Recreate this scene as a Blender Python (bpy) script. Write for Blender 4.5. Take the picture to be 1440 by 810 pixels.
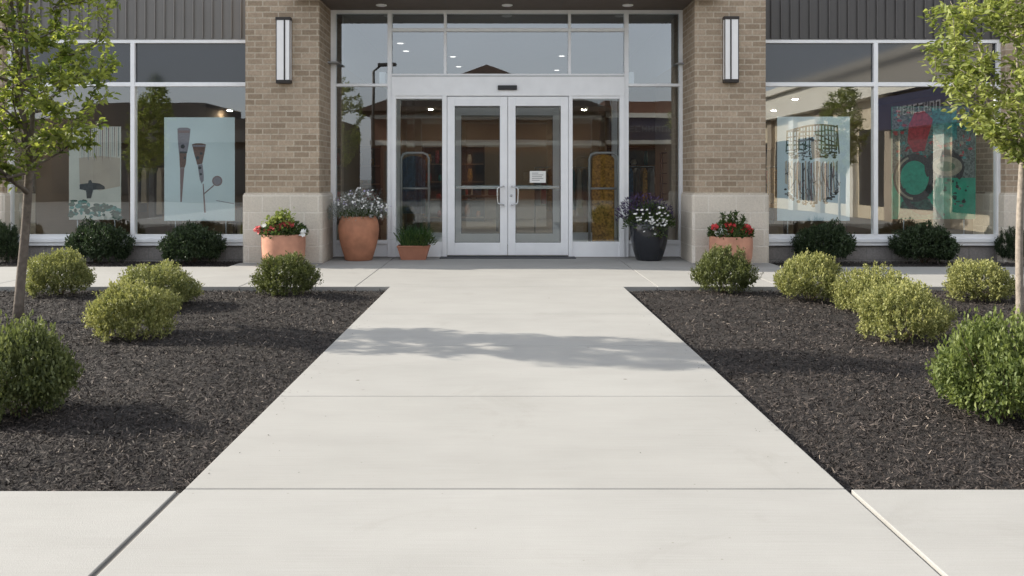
import bpy, bmesh, math, random
import numpy as np
from mathutils import Vector, Matrix

for o in list(bpy.data.objects):
    bpy.data.objects.remove(o)
SC = bpy.context.scene
COL = SC.collection
R = math.radians
rng = np.random.default_rng(7)
random.seed(7)

# ------------------------------------------------------------------ camera
cam = bpy.data.cameras.new('camera')
cam.sensor_width = 36.0
cam.lens = 30.0                      # 1200 px of the 1440 px wide photograph
cam.shift_x = 14 / 1440
cam.shift_y = -157 / 1440
cam.clip_start = 0.05
cam.clip_end = 2000
co = bpy.data.objects.new('camera', cam)
co.location = (0, 0, 1.3)
co.rotation_euler = (R(90), 0, 0)
COL.objects.link(co)
SC.camera = co

# ------------------------------------------------------------------ light
SUN_E, SUN_A = 29.0, 10.0            # elevation; degrees behind the facade line, from the left
d = Vector((-math.cos(R(SUN_E)) * math.cos(R(SUN_A)), math.cos(R(SUN_E)) * math.sin(R(SUN_A)), math.sin(R(SUN_E))))
sl = bpy.data.lights.new('sun', 'SUN')
sl.energy = 4.8
sl.angle = R(0.6)
sl.color = (1.0, 0.92, 0.79)
so = bpy.data.objects.new('sun', sl)
so.rotation_euler = d.to_track_quat('Z', 'Y').to_euler()
so.location = (-20, 10, 15)
COL.objects.link(so)

W = bpy.data.worlds.new('World')
SC.world = W
W.use_nodes = True
nt = W.node_tree
bg = nt.nodes['Background']
sky = nt.nodes.new('ShaderNodeTexSky')
sky.sky_type = 'NISHITA'
sky.sun_disc = False
sky.sun_elevation = R(SUN_E)
sky.sun_rotation = R(-(90 - SUN_A))
sky.dust_density = 2.0
hs = nt.nodes.new('ShaderNodeHueSaturation')
hs.inputs['Saturation'].default_value = 0.45
nt.links.new(sky.outputs[0], hs.inputs['Color'])
# hazy pale veil mixed over the clear sky, added to raise its diffuse fill
tc = nt.nodes.new('ShaderNodeTexCoord')
mpv = nt.nodes.new('ShaderNodeMapping')
mpv.inputs['Scale'].default_value = (1.0, 1.0, 3.0)
nt.links.new(tc.outputs['Generated'], mpv.inputs['Vector'])
cl = nt.nodes.new('ShaderNodeTexNoise')
cl.inputs['Scale'].default_value = 2.2
cl.inputs['Detail'].default_value = 5.0
nt.links.new(mpv.outputs[0], cl.inputs['Vector'])
cr = nt.nodes.new('ShaderNodeMapRange')
cr.inputs['From Min'].default_value = 0.3
cr.inputs['From Max'].default_value = 0.7
cr.inputs['To Min'].default_value = 0.34
cr.inputs['To Max'].default_value = 0.54
nt.links.new(cl.outputs['Fac'], cr.inputs['Value'])
vm = nt.nodes.new('ShaderNodeMix')
vm.data_type = 'RGBA'
nt.links.new(cr.outputs[0], vm.inputs[0])
nt.links.new(hs.outputs[0], vm.inputs[6])
vm.inputs[7].default_value = (6.6, 6.9, 7.4, 1.0)
nt.links.new(vm.outputs[2], bg.inputs['Color'])
bg.inputs['Strength'].default_value = 0.14

SC.view_settings.view_transform = 'Standard'
SC.view_settings.look = 'None'
SC.view_settings.gamma = 1.0
SC.view_settings.use_curve_mapping = False
SC.view_settings.exposure = 0.72
SC.render.engine = 'CYCLES'
SC.cycles.max_bounces = 8
SC.cycles.transparent_max_bounces = 24
SC.cycles.glossy_bounces = 4
SC.cycles.caustics_reflective = False
SC.cycles.caustics_refractive = False
SC.cycles.sample_clamp_indirect = 4.0
SC.cycles.use_denoising = True

# ------------------------------------------------------------------ materials
MATS = {}


def newmat(name):
    m = bpy.data.materials.new(name)
    m.use_nodes = True
    n = m.node_tree
    for x in list(n.nodes):
        n.nodes.remove(x)
    out = n.nodes.new('ShaderNodeOutputMaterial')
    MATS[name] = m
    return m, n, out


def N(n, t, **kw):
    x = n.nodes.new(t)
    for k, v in kw.items():
        if k in x.inputs.keys():
            x.inputs[k].default_value = v
        else:
            setattr(x, k, v)
    return x


def L(n, a, b):
    n.links.new(a, b)


def c4(c):
    return (c[0], c[1], c[2], 1.0)


def ramp(n, fac, stops):
    r = n.nodes.new('ShaderNodeValToRGB')
    e = r.color_ramp.elements
    while len(e) < len(stops):
        e.new(0.5)
    for i, (p, c) in enumerate(stops):
        e[i].position = p
        e[i].color = c4(c)
    L(n, fac, r.inputs[0])
    return r


def simple(name, col, rough=0.6, metal=0.0, var=0.12, scale=6.0, bump=0.0, bscale=60.0, spec=0.5, coat=0.0):
    """a colour with slight procedural unevenness"""
    m, n, out = newmat(name)
    p = N(n, 'ShaderNodeBsdfPrincipled', Roughness=rough, Metallic=metal)
    p.inputs['Specular IOR Level'].default_value = spec
    p.inputs['Coat Weight'].default_value = coat
    g = N(n, 'ShaderNodeNewGeometry')
    no = N(n, 'ShaderNodeTexNoise', Scale=scale, Detail=5.0)
    L(n, g.outputs['Position'], no.inputs['Vector'])
    lo = [c * (1 - var) for c in col]
    hi = [min(1, c * (1 + var)) for c in col]
    r = ramp(n, no.outputs['Fac'], [(0.3, lo), (0.7, hi)])
    L(n, r.outputs[0], p.inputs['Base Color'])
    if bump:
        n2 = N(n, 'ShaderNodeTexNoise', Scale=bscale, Detail=4.0)
        L(n, g.outputs['Position'], n2.inputs['Vector'])
        b = N(n, 'ShaderNodeBump', Strength=bump, Distance=0.01)
        L(n, n2.outputs['Fac'], b.inputs['Height'])
        L(n, b.outputs[0], p.inputs['Normal'])
    L(n, p.outputs[0], out.inputs[0])
    return m


def mat_concrete(name, col):
    m, n, out = newmat(name)
    g = N(n, 'ShaderNodeNewGeometry')
    p = N(n, 'ShaderNodeBsdfPrincipled', Roughness=0.85)
    p.inputs['Specular IOR Level'].default_value = 0.3
    big = N(n, 'ShaderNodeTexNoise', Scale=0.55, Detail=6.0, Roughness=0.62)
    L(n, g.outputs['Position'], big.inputs['Vector'])
    mp = N(n, 'ShaderNodeMapping')
    mp.inputs['Scale'].default_value = (0.8, 1.9, 1.0)
    L(n, g.outputs['Position'], mp.inputs['Vector'])
    st = N(n, 'ShaderNodeTexNoise', Scale=1.6, Detail=5.0, Roughness=0.6)
    L(n, mp.outputs[0], st.inputs['Vector'])
    fine = N(n, 'ShaderNodeTexNoise', Scale=220.0, Detail=3.0)
    L(n, g.outputs['Position'], fine.inputs['Vector'])
    r1 = ramp(n, big.outputs['Fac'], [(0.3, [c * 0.925 for c in col]), (0.7, [c * 1.05 for c in col])])
    r2 = ramp(n, st.outputs['Fac'], [(0.32, (0.94, 0.94, 0.937)), (0.6, (1, 1, 1))])
    r3 = ramp(n, fine.outputs['Fac'], [(0.3, (0.93, 0.93, 0.93)), (0.65, (1, 1, 1))])
    # scattered dark specks, a few cm across
    vo = N(n, 'ShaderNodeTexVoronoi', Scale=1.7)
    L(n, g.outputs['Position'], vo.inputs['Vector'])
    r4 = ramp(n, vo.outputs['Distance'], [(0.012, (0.45, 0.42, 0.38)), (0.028, (1, 1, 1))])
    # each pour dried to its own tone; broom lines run across the path
    sp = N(n, 'ShaderNodeSeparateXYZ')
    L(n, g.outputs['Position'], sp.inputs[0])
    cell = N(n, 'ShaderNodeMath', operation='MULTIPLY_ADD')
    cell.inputs[1].default_value = 1 / 1.5
    cell.inputs[2].default_value = 20 - 3.553 / 1.5
    L(n, sp.outputs['Y'], cell.inputs[0])
    fl = N(n, 'ShaderNodeMath', operation='FLOOR')
    L(n, cell.outputs[0], fl.inputs[0])
    wn = N(n, 'ShaderNodeTexWhiteNoise', noise_dimensions='1D')
    L(n, fl.outputs[0], wn.inputs['W'])
    r5 = ramp(n, wn.outputs['Value'], [(0.0, (0.965, 0.962, 0.955)), (1.0, (1, 1, 1))])
    mb_ = N(n, 'ShaderNodeMapping')
    mb_.inputs['Scale'].default_value = (2.5, 150.0, 1.0)
    L(n, g.outputs['Position'], mb_.inputs['Vector'])
    broom = N(n, 'ShaderNodeTexNoise', Scale=1.0, Detail=3.0)
    L(n, mb_.outputs[0], broom.inputs['Vector'])
    r6 = ramp(n, broom.outputs['Fac'], [(0.3, (0.965, 0.963, 0.96)), (0.62, (1.015, 1.02, 1.02))])
    # faint water marks with soft rims
    wm = N(n, 'ShaderNodeTexNoise', Scale=1.15, Detail=8.0, Roughness=0.7, Distortion=1.2)
    L(n, g.outputs['Position'], wm.inputs['Vector'])
    r7 = ramp(n, wm.outputs['Fac'], [(0.34, (0.95, 0.947, 0.94)), (0.42, (1, 1, 1))])
    # pin-head pits
    v2 = N(n, 'ShaderNodeTexVoronoi', Scale=9.0)
    L(n, g.outputs['Position'], v2.inputs['Vector'])
    r8 = ramp(n, v2.outputs['Distance'], [(0.02, (0.72, 0.70, 0.66)), (0.05, (1, 1, 1))])
    x = r1.outputs[0]
    for q in (r2, r3, r4, r5, r6, r7, r8):
        mx = N(n, 'ShaderNodeMix', data_type='RGBA', blend_type='MULTIPLY')
        mx.inputs[0].default_value = 1.0
        L(n, x, mx.inputs[6])
        L(n, q.outputs[0], mx.inputs[7])
        x = mx.outputs[2]
    L(n, x, p.inputs['Base Color'])
    b = N(n, 'ShaderNodeBump', Strength=0.35, Distance=0.004)
    hs_ = N(n, 'ShaderNodeMath', operation='ADD')
    L(n, fine.outputs['Fac'], hs_.inputs[0])
    L(n, broom.outputs['Fac'], hs_.inputs[1])
    L(n, hs_.outputs[0], b.inputs['Height'])
    L(n, b.outputs[0], p.inputs['Normal'])
    L(n, p.outputs[0], out.inputs[0])
    return m


def mat_brick(name, bw, bh, mortar, c1, c2, cm, mul=1.0, rough_noise=0.0, offset=0.5, bump=0.6, speck=1.0):
    m, n, out = newmat(name)
    g = N(n, 'ShaderNodeNewGeometry')
    s = N(n, 'ShaderNodeSeparateXYZ')
    L(n, g.outputs['Position'], s.inputs[0])
    add = N(n, 'ShaderNodeMath', operation='ADD')
    L(n, s.outputs['X'], add.inputs[0])
    L(n, s.outputs['Y'], add.inputs[1])
    cb = N(n, 'ShaderNodeCombineXYZ')
    L(n, add.outputs[0], cb.inputs[0])
    L(n, s.outputs['Z'], cb.inputs[1])
    br = N(n, 'ShaderNodeTexBrick')
    br.offset = offset
    br.inputs['Color1'].default_value = c4(c1)
    br.inputs['Color2'].default_value = c4(c2)
    br.inputs['Mortar'].default_value = c4(cm)
    br.inputs['Scale'].default_value = 1.0
    br.inputs['Mortar Size'].default_value = mortar
    br.inputs['Mortar Smooth'].default_value = 0.25
    br.inputs['Brick Width'].default_value = bw
    br.inputs['Row Height'].default_value = bh
    L(n, cb.outputs[0], br.inputs['Vector'])
    no = N(n, 'ShaderNodeTexNoise', Scale=34.0, Detail=6.0, Roughness=0.7)
    L(n, g.outputs['Position'], no.inputs['Vector'])
    r = ramp(n, no.outputs['Fac'], [(0.28, (1 - 0.26 * speck,) * 3), (0.7, (1 + 0.12 * speck,) * 3)])
    no2 = N(n, 'ShaderNodeTexNoise', Scale=1.3, Detail=3.0)
    L(n, g.outputs['Position'], no2.inputs['Vector'])
    r2 = ramp(n, no2.outputs['Fac'], [(0.3, (0.9, 0.89, 0.88)), (0.7, (1.06, 1.05, 1.04))])
    x = br.outputs['Color']
    for q in (r, r2):
        mx = N(n, 'ShaderNodeMix', data_type='RGBA', blend_type='MULTIPLY')
        mx.inputs[0].default_value = 1.0
        L(n, x, mx.inputs[6])
        L(n, q.outputs[0], mx.inputs[7])
        x = mx.outputs[2]
    p = N(n, 'ShaderNodeBsdfPrincipled', Roughness=0.9)
    p.inputs['Specular IOR Level'].default_value = 0.25
    L(n, x, p.inputs['Base Color'])
    inv = N(n, 'ShaderNodeMath', operation='MULTIPLY_ADD')
    inv.inputs[1].default_value = -1.0
    inv.inputs[2].default_value = 1.0
    L(n, br.outputs['Fac'], inv.inputs[0])
    hsum = N(n, 'ShaderNodeMath', operation='MULTIPLY_ADD')
    hsum.inputs[1].default_value = rough_noise + 0.25
    L(n, no.outputs['Fac'], hsum.inputs[0])
    L(n, inv.outputs[0], hsum.inputs[2])
    b = N(n, 'ShaderNodeBump', Strength=bump, Distance=0.012)
    L(n, hsum.outputs[0], b.inputs['Height'])
    L(n, b.outputs[0], p.inputs['Normal'])
    L(n, p.outputs[0], out.inputs[0])
    return m


def mat_glass(name, tint, refl, rough=0.0):
    """thin coated shop glazing: transparent sheet with a mirror-like coat"""
    m, n, out = newmat(name)
    t = N(n, 'ShaderNodeBsdfTransparent', Color=c4(tint))
    g = N(n, 'ShaderNodeBsdfGlossy', Roughness=rough, Color=c4((0.93, 0.97, 1.0)))
    fr = N(n, 'ShaderNodeFresnel', IOR=1.5)
    a = N(n, 'ShaderNodeMath', operation='ADD', use_clamp=True)
    a.inputs[1].default_value = refl
    L(n, fr.outputs[0], a.inputs[0])
    # very slight waviness of the panes
    geo = N(n, 'ShaderNodeNewGeometry')
    no = N(n, 'ShaderNodeTexNoise', Scale=0.9, Detail=1.0)
    L(n, geo.outputs['Position'], no.inputs['Vector'])
    b = N(n, 'ShaderNodeBump', Strength=0.02, Distance=0.05)
    L(n, no.outputs['Fac'], b.inputs['Height'])
    L(n, b.outputs[0], g.inputs['Normal'])
    mx = N(n, 'ShaderNodeMixShader')
    L(n, a.outputs[0], mx.inputs[0])
    L(n, t.outputs[0], mx.inputs[1])
    L(n, g.outputs[0], mx.inputs[2])
    # the far side of the sheet adds nothing: one coat per pane
    clear = N(n, 'ShaderNodeBsdfTransparent', Color=c4((1, 1, 1)))
    m2 = N(n, 'ShaderNodeMixShader')
    L(n, geo.outputs['Backfacing'], m2.inputs[0])
    L(n, mx.outputs[0], m2.inputs[1])
    L(n, clear.outputs[0], m2.inputs[2])
    L(n, m2.outputs[0], out.inputs[0])
    return m


def mat_leaf(name, lo, hi, trans=0.35, rough=0.5, spec=0.35):
    """leaf colour varies from leaf to leaf by the random 'rnd' attribute"""
    m, n, out = newmat(name)
    at = N(n, 'ShaderNodeAttribute', attribute_name='rnd')
    mid = [(a + b) / 2 for a, b in zip(lo, hi)]
    r = ramp(n, at.outputs['Fac'], [(0.0, lo), (0.55, mid), (1.0, hi)])
    p = N(n, 'ShaderNodeBsdfPrincipled', Roughness=rough)
    p.inputs['Specular IOR Level'].default_value = spec
    L(n, r.outputs[0], p.inputs['Base Color'])
    tr = N(n, 'ShaderNodeBsdfTranslucent')
    hv = N(n, 'ShaderNodeHueSaturation', Saturation=1.15, Value=1.25)
    L(n, r.outputs[0], hv.inputs['Color'])
    L(n, hv.outputs[0], tr.inputs['Color'])
    mx = N(n, 'ShaderNodeMixShader')
    mx.inputs[0].default_value = trans
    L(n, p.outputs[0], mx.inputs[1])
    L(n, tr.outputs[0], mx.inputs[2])
    L(n, mx.outputs[0], out.inputs[0])
    return m


def mat_emit(name, col, s):
    m, n, out = newmat(name)
    e = N(n, 'ShaderNodeEmission', Color=c4(col), Strength=s)
    L(n, e.outputs[0], out.inputs[0])
    return m


M_CONC = mat_concrete('pale_concrete', (0.345, 0.340, 0.327))
M_JOINT = simple('joint_sealant', (0.13, 0.122, 0.11), 0.9)
M_ASPH = simple('aged_asphalt', (0.15, 0.148, 0.143), 0.9, var=0.25, scale=3.0, bump=0.4, bscale=200)
M_SOIL = simple('dark_mulch_soil', (0.016, 0.013, 0.0115), 0.95, var=0.45, scale=22.0, bump=1.0, bscale=70)
M_CHIP = None
M_BRICK = mat_brick('tan_brick', 0.235, 0.088, 0.011, (0.315, 0.245, 0.178), (0.47, 0.375, 0.285), (0.52, 0.45, 0.36))
M_BLOCK = mat_brick('split_face_block', 0.42, 0.252, 0.011, (0.68, 0.625, 0.545), (0.75, 0.69, 0.605), (0.80, 0.75, 0.675), rough_noise=1.3, bump=0.6, speck=0.5)
M_CMU = mat_brick('grey_block', 0.40, 0.20, 0.008, (0.30, 0.28, 0.27), (0.34, 0.32, 0.31), (0.27, 0.26, 0.25))
M_ALU = simple('silver_aluminium_paint', (0.88, 0.89, 0.91), 0.38, 0.0, var=0.03)
M_ALU2 = simple('grey_aluminium', (0.42, 0.43, 0.44), 0.35, 0.4, var=0.03)
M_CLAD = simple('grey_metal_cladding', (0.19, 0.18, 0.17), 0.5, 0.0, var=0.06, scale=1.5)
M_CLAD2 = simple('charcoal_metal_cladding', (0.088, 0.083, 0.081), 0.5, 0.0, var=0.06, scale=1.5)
M_SOFFIT = simple('brown_soffit', (0.115, 0.09, 0.075), 0.6, var=0.08)
M_BRONZE = simple('dark_bronze', (0.035, 0.03, 0.028), 0.45, 0.3)
M_ACRYL = simple('white_acrylic', (0.88, 0.87, 0.87), 0.35, var=0.02)
M_GLASS = mat_glass('shop_glass', (0.88, 0.93, 0.93), 0.17)
M_GLASSR = mat_glass('reflective_transom_glass', (0.80, 0.86, 0.88), 0.23)
M_GLASSD = mat_glass('door_glass', (0.88, 0.92, 0.91), 0.08)
M_SPAN = simple('spandrel_glass', (0.018, 0.022, 0.03), 0.06, var=0.05, spec=0.9)
M_CHROME = simple('brushed_steel', (0.62, 0.63, 0.64), 0.25, 0.9, var=0.03)
M_BLACK = simple('black_plastic', (0.02, 0.02, 0.022), 0.4)
M_RUBBER = simple('dark_door_mat', (0.06, 0.063, 0.07), 0.9, var=0.2, scale=60)
M_TERRA = simple('terracotta', (0.43, 0.19, 0.11), 0.75, var=0.2, scale=6, bump=0.15, bscale=90)
M_TERRA2 = simple('pale_terracotta', (0.50, 0.25, 0.17), 0.8, var=0.18, scale=7, bump=0.15, bscale=90)
M_TERRA3 = simple('brown_terracotta', (0.36, 0.155, 0.095), 0.75, var=0.10, scale=9)
M_BLKPOT = simple('black_glazed_pot', (0.020, 0.022, 0.028), 0.16, var=0.2, scale=5, spec=0.6)
M_POTSOIL = simple('potting_soil', (0.03, 0.022, 0.017), 0.95, var=0.3, scale=60)
M_BARK = simple('grey_brown_bark', (0.15, 0.125, 0.105), 0.9, var=0.3, scale=24, bump=0.6, bscale=70)
M_BARK2 = simple('pale_bark', (0.27, 0.235, 0.20), 0.9, var=0.25, scale=24, bump=0.6, bscale=70)
M_STEM = simple('shrub_twig', (0.10, 0.07, 0.045), 0.9)
M_LEAF_T1 = mat_leaf('tree_leaf_green', (0.065, 0.11, 0.024), (0.46, 0.50, 0.14), 0.48)
M_LEAF_T2 = mat_leaf('tree_leaf_yellow_green', (0.12, 0.165, 0.04), (0.45, 0.48, 0.16), 0.40)
M_LEAF_GOLD = mat_leaf('shrub_leaf_gold', (0.085, 0.115, 0.032), (0.47, 0.46, 0.185), 0.3)
M_LEAF_GOLD2 = mat_leaf('shrub_leaf_olive', (0.07, 0.10, 0.03), (0.40, 0.40, 0.16), 0.3)
M_LEAF_DARK = mat_leaf('shrub_leaf_dark', (0.032, 0.050, 0.016), (0.20, 0.22, 0.075), 0.25)
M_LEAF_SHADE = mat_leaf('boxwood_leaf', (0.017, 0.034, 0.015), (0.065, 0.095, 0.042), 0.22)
M_LEAF_BOX = mat_leaf('shrub_leaf_fresh', (0.045, 0.08, 0.022), (0.24, 0.28, 0.09), 0.35)
M_LEAF_BOXD = mat_leaf('shrub_leaf_deep', (0.028, 0.048, 0.017), (0.20, 0.225, 0.085), 0.3)
M_LEAF_POT = mat_leaf('pot_leaf', (0.03, 0.06, 0.02), (0.12, 0.17, 0.05), 0.3)
M_LEAF_LIME = mat_leaf('lime_leaf', (0.20, 0.26, 0.06), (0.42, 0.46, 0.16), 0.3)
M_LEAF_SILVER = mat_leaf('silver_leaf', (0.16, 0.19, 0.15), (0.40, 0.42, 0.40), 0.2)
M_LEAF_PURPLE = mat_leaf('purple_leaf', (0.035, 0.025, 0.06), (0.12, 0.08, 0.18), 0.2)
M_GRASS = mat_leaf('pot_grass', (0.03, 0.075, 0.02), (0.13, 0.20, 0.06), 0.3)
M_RED = simple('red_petal', (0.55, 0.035, 0.04), 0.6, var=0.3, scale=60)
M_PINKRED = simple('pink_red_petal', (0.62, 0.10, 0.10), 0.6, var=0.3, scale=60)
M_WHITE = simple('white_petal', (0.80, 0.80, 0.78), 0.6, var=0.06, scale=60)
M_LAV = simple('lavender_petal', (0.42, 0.38, 0.52), 0.6, var=0.15, scale=60)
M_WALLIN = simple('shop_wall', (0.27, 0.205, 0.15), 0.8, var=0.08, scale=1.2)
M_FLOORIN = simple('shop_floor', (0.26, 0.215, 0.175), 0.5, var=0.1, scale=2.0)
M_CEILIN = simple('shop_ceiling', (0.32, 0.32, 0.32), 0.8, var=0.04)
M_LAMP = mat_emit('downlight_lens', (1.0, 0.84, 0.62), 130.0)
M_LAMPD = mat_emit('dim_downlight_lens', (1.0, 0.93, 0.84), 1.2)
M_WOOD = simple('shop_wood', (0.20, 0.105, 0.055), 0.5, var=0.2, scale=7)
M_DKWOOD = simple('shop_dark_wood', (0.065, 0.035, 0.022), 0.5, var=0.2, scale=7)
M_NAVY = simple('navy_fabric', (0.035, 0.085, 0.17), 0.8, var=0.4, scale=22)
M_OCHRE = simple('ochre_weave', (0.42, 0.22, 0.045), 0.8, var=0.65, scale=26)
M_CREAM = simple('cream_fabric', (0.55, 0.50, 0.42), 0.8, var=0.1)
M_REDF = simple('red_fabric', (0.34, 0.05, 0.045), 0.8, var=0.2)
M_TEALF = simple('teal_fabric', (0.045, 0.15, 0.15), 0.8, var=0.2)
M_GREYF = simple('grey_fabric', (0.20, 0.20, 0.21), 0.8, var=0.2)
M_PAPER = simple('white_paper', (0.78, 0.78, 0.76), 0.7, var=0.03)
M_INK = simple('grey_ink', (0.30, 0.30, 0.31), 0.7)
M_STUCCO = simple('cream_stucco', (0.58, 0.50, 0.38), 0.9, var=0.06, scale=1.0)
M_STUCCOW = simple('white_stucco', (0.68, 0.65, 0.58), 0.9, var=0.05, scale=1.0)
M_REDBR = simple('red_brown_brick', (0.15, 0.072, 0.05), 0.9, var=0.15, scale=4.0)
M_ROOF = simple('brown_shingle', (0.085, 0.055, 0.045), 0.9, var=0.25, scale=5.0)
M_NAVYS = simple('navy_sign', (0.025, 0.027, 0.06), 0.5, var=0.1)
M_DARKGL = simple('dark_window', (0.03, 0.035, 0.04), 0.12, var=0.1, spec=0.8)
M_CARW = simple('white_car_paint', (0.72, 0.73, 0.74), 0.2, var=0.02, coat=0.6)
M_DKWALL = simple('dark_grey_brown_wall', (0.07, 0.064, 0.06), 0.9, var=0.1, scale=1.0)
M_LETTER = simple('dull_sign_letter', (0.16, 0.16, 0.18), 0.6)
M_TAN = simple('tan_wall', (0.34, 0.285, 0.225), 0.9, var=0.08, scale=1.0)


def P(px, py, Y):
    """point of the photograph (in its 1440 px width) at depth Y -> world"""
    return Vector(((px - 706) / 1200 * Y, Y, 1.3 - (py - 248) / 1200 * Y))


# ------------------------------------------------------------------ object helpers
ORIG = {}


def origin(o):
    return ORIG.get(o.name, Vector((0, 0, 0))) if o else Vector((0, 0, 0))


def tag(o, label=None, cat=None, group=None, kind=None):
    if label:
        o['label'] = label
    if cat:
        o['category'] = cat
    if group:
        o['group'] = group
    if kind:
        o['kind'] = kind
    return o


def empty(name, loc, label, cat, group=None):
    o = bpy.data.objects.new(name, None)
    o.empty_display_size = 0.2
    o.location = loc
    COL.objects.link(o)
    ORIG[o.name] = Vector(loc)
    return tag(o, label, cat, group)


def link(name, mesh, parent=None, at=None):
    """mesh verts are in world space; make them local to `at` (default: parent's origin)"""
    o = bpy.data.objects.new(name, mesh)
    COL.objects.link(o)
    po = origin(parent)
    a = Vector(at) if at is not None else po
    if a.length > 0:
        mesh.transform(Matrix.Translation(-a))
    o.location = a - po
    if parent:
        o.parent = parent
    ORIG[o.name] = a
    return o


class MB:
    def __init__(s):
        s.v, s.f, s.m = [], [], []
        s.smooth = []

    def add(s, vs, fs, mi=0, sm=False):
        b = len(s.v)
        s.v += [tuple(v) for v in vs]
        for f in fs:
            s.f.append(tuple(b + i for i in f))
            s.m.append(mi)
            s.smooth.append(sm)

    def box(s, x0, x1, y0, y1, z0, z1, mi=0):
        vs = [(x0, y0, z0), (x1, y0, z0), (x1, y1, z0), (x0, y1, z0), (x0, y0, z1), (x1, y0, z1), (x1, y1, z1), (x0, y1, z1)]
        s.add(vs, [(0, 3, 2, 1), (4, 5, 6, 7), (0, 1, 5, 4), (1, 2, 6, 5), (2, 3, 7, 6), (3, 0, 4, 7)], mi)

    def prism(s, poly, y0, y1, mi=0):
        """polygon in x,z extruded along y"""
        k = len(poly)
        a = sum(poly[i][0] * poly[(i + 1) % k][1] - poly[(i + 1) % k][0] * poly[i][1] for i in range(k))
        if a < 0:
            poly = poly[::-1]
        vs = [(x, y0, z) for x, z in poly] + [(x, y1, z) for x, z in poly]
        fs = [tuple(range(k)), tuple(range(2 * k - 1, k - 1, -1))]
        for i in range(k):
            j = (i + 1) % k
            fs.append((j, i, k + i, k + j))
        s.add(vs, fs, mi)

    def prismz(s, poly, z0, z1, mi=0):
        k = len(poly)
        a = sum(poly[i][0] * poly[(i + 1) % k][1] - poly[(i + 1) % k][0] * poly[i][1] for i in range(k))
        if a < 0:
            poly = poly[::-1]
        vs = [(x, y, z0) for x, y in poly] + [(x, y, z1) for x, y in poly]
        fs = [tuple(range(k - 1, -1, -1)), tuple(range(k, 2 * k))]
        for i in range(k):
            j = (i + 1) % k
            fs.append((i, j, k + j, k + i))
        s.add(vs, fs, mi)

    def lathe(s, cx, cy, prof, seg=40, mi=0):
        vs, fs = [], []
        for r, z in prof:
            for i in range(seg):
                a = 2 * math.pi * i / seg
                vs.append((cx + r * math.cos(a), cy + r * math.sin(a), z))
        for j in range(len(prof) - 1):
            for i in range(seg):
                k = (i + 1) % seg
                fs.append((j * seg + i, j * seg + k, (j + 1) * seg + k, (j + 1) * seg + i))
        fs.append(tuple(range(seg - 1, -1, -1)))
        n = (len(prof) - 1) * seg
        fs.append(tuple(range(n, n + seg)))
        s.add(vs, fs, mi, True)

    def tube(s, pts, rad, seg=8, mi=0):
        pts = [Vector(p) for p in pts]
        if not isinstance(rad, (list, tuple)):
            rad = [rad] * len(pts)
        vs, fs = [], []
        prev = None
        for i, p in enumerate(pts):
            t = (pts[min(i + 1, len(pts) - 1)] - pts[max(i - 1, 0)])
            t = t.normalized() if t.length > 1e-9 else Vector((0, 0, 1))
            if prev is None:
                u = t.orthogonal().normalized()
            else:
                u = (prev - t * prev.dot(t))
                u = u.normalized() if u.length > 1e-6 else t.orthogonal().normalized()
            prev = u
            w = t.cross(u)
            for k in range(seg):
                a = 2 * math.pi * k / seg
                vs.append(p + (u * math.cos(a) + w * math.sin(a)) * rad[i])
        for i in range(len(pts) - 1):
            for k in range(seg):
                q = (k + 1) % seg
                fs.append((i * seg + k, i * seg + q, (i + 1) * seg + q, (i + 1) * seg + k))
        fs.append(tuple(range(seg - 1, -1, -1)))
        n = (len(pts) - 1) * seg
        fs.append(tuple(range(n, n + seg)))
        s.add(vs, fs, mi, True)

    def build(s, name, mats, parent=None, at=None, bevel=0.0, local=False):
        me = bpy.data.meshes.new(name)
        me.from_pydata(s.v, [], s.f)
        if not isinstance(mats, (list, tuple)):
            mats = [mats]
        for m in mats:
            me.materials.append(m)
        me.polygons.foreach_set('material_index', s.m)
        me.polygons.foreach_set('use_smooth', s.smooth)
        me.update()
        if local:
            o = bpy.data.objects.new(name, me)
            COL.objects.link(o)
            if parent:
                o.parent = parent
        else:
            o = link(name, me, parent, at)
        if bevel:
            b = o.modifiers.new('bevel', 'BEVEL')
            b.width = bevel
            b.segments = 2
            b.limit_method = 'ANGLE'
            b.angle_limit = R(40)
        return o


def fastmesh(name, verts, faces_per, nv, mats, rnd=None):
    """many equal little polygons; verts (n, nv, 3); faces_per: local index tuples of equal length"""
    n = len(verts)
    fl = np.array(faces_per, dtype=np.int64)
    k = fl.shape[1]
    idx = (np.arange(n)[:, None, None] * nv + fl[None]).reshape(-1)
    nf = n * len(faces_per)
    me = bpy.data.meshes.new(name)
    me.vertices.add(n * nv)
    me.vertices.foreach_set('co', verts.astype(np.float32).reshape(-1))
    me.loops.add(nf * k)
    me.loops.foreach_set('vertex_index', idx.astype(np.int32))
    me.polygons.add(nf)
    me.polygons.foreach_set('loop_start', (np.arange(nf) * k).astype(np.int32))
    me.polygons.foreach_set('loop_total', np.full(nf, k, dtype=np.int32))
    for m in mats if isinstance(mats, (list, tuple)) else [mats]:
        me.materials.append(m)
    if rnd is None:
        rnd = rng.random(n)
    at = me.attributes.new('rnd', 'FLOAT', 'FACE')
    at.data.foreach_set('value', np.repeat(rnd, len(faces_per)).astype(np.float32))
    me.update(calc_edges=True)
    me.validate()
    return me


def unit(a):
    return a / (np.linalg.norm(a, axis=-1, keepdims=True) + 1e-9)


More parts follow.
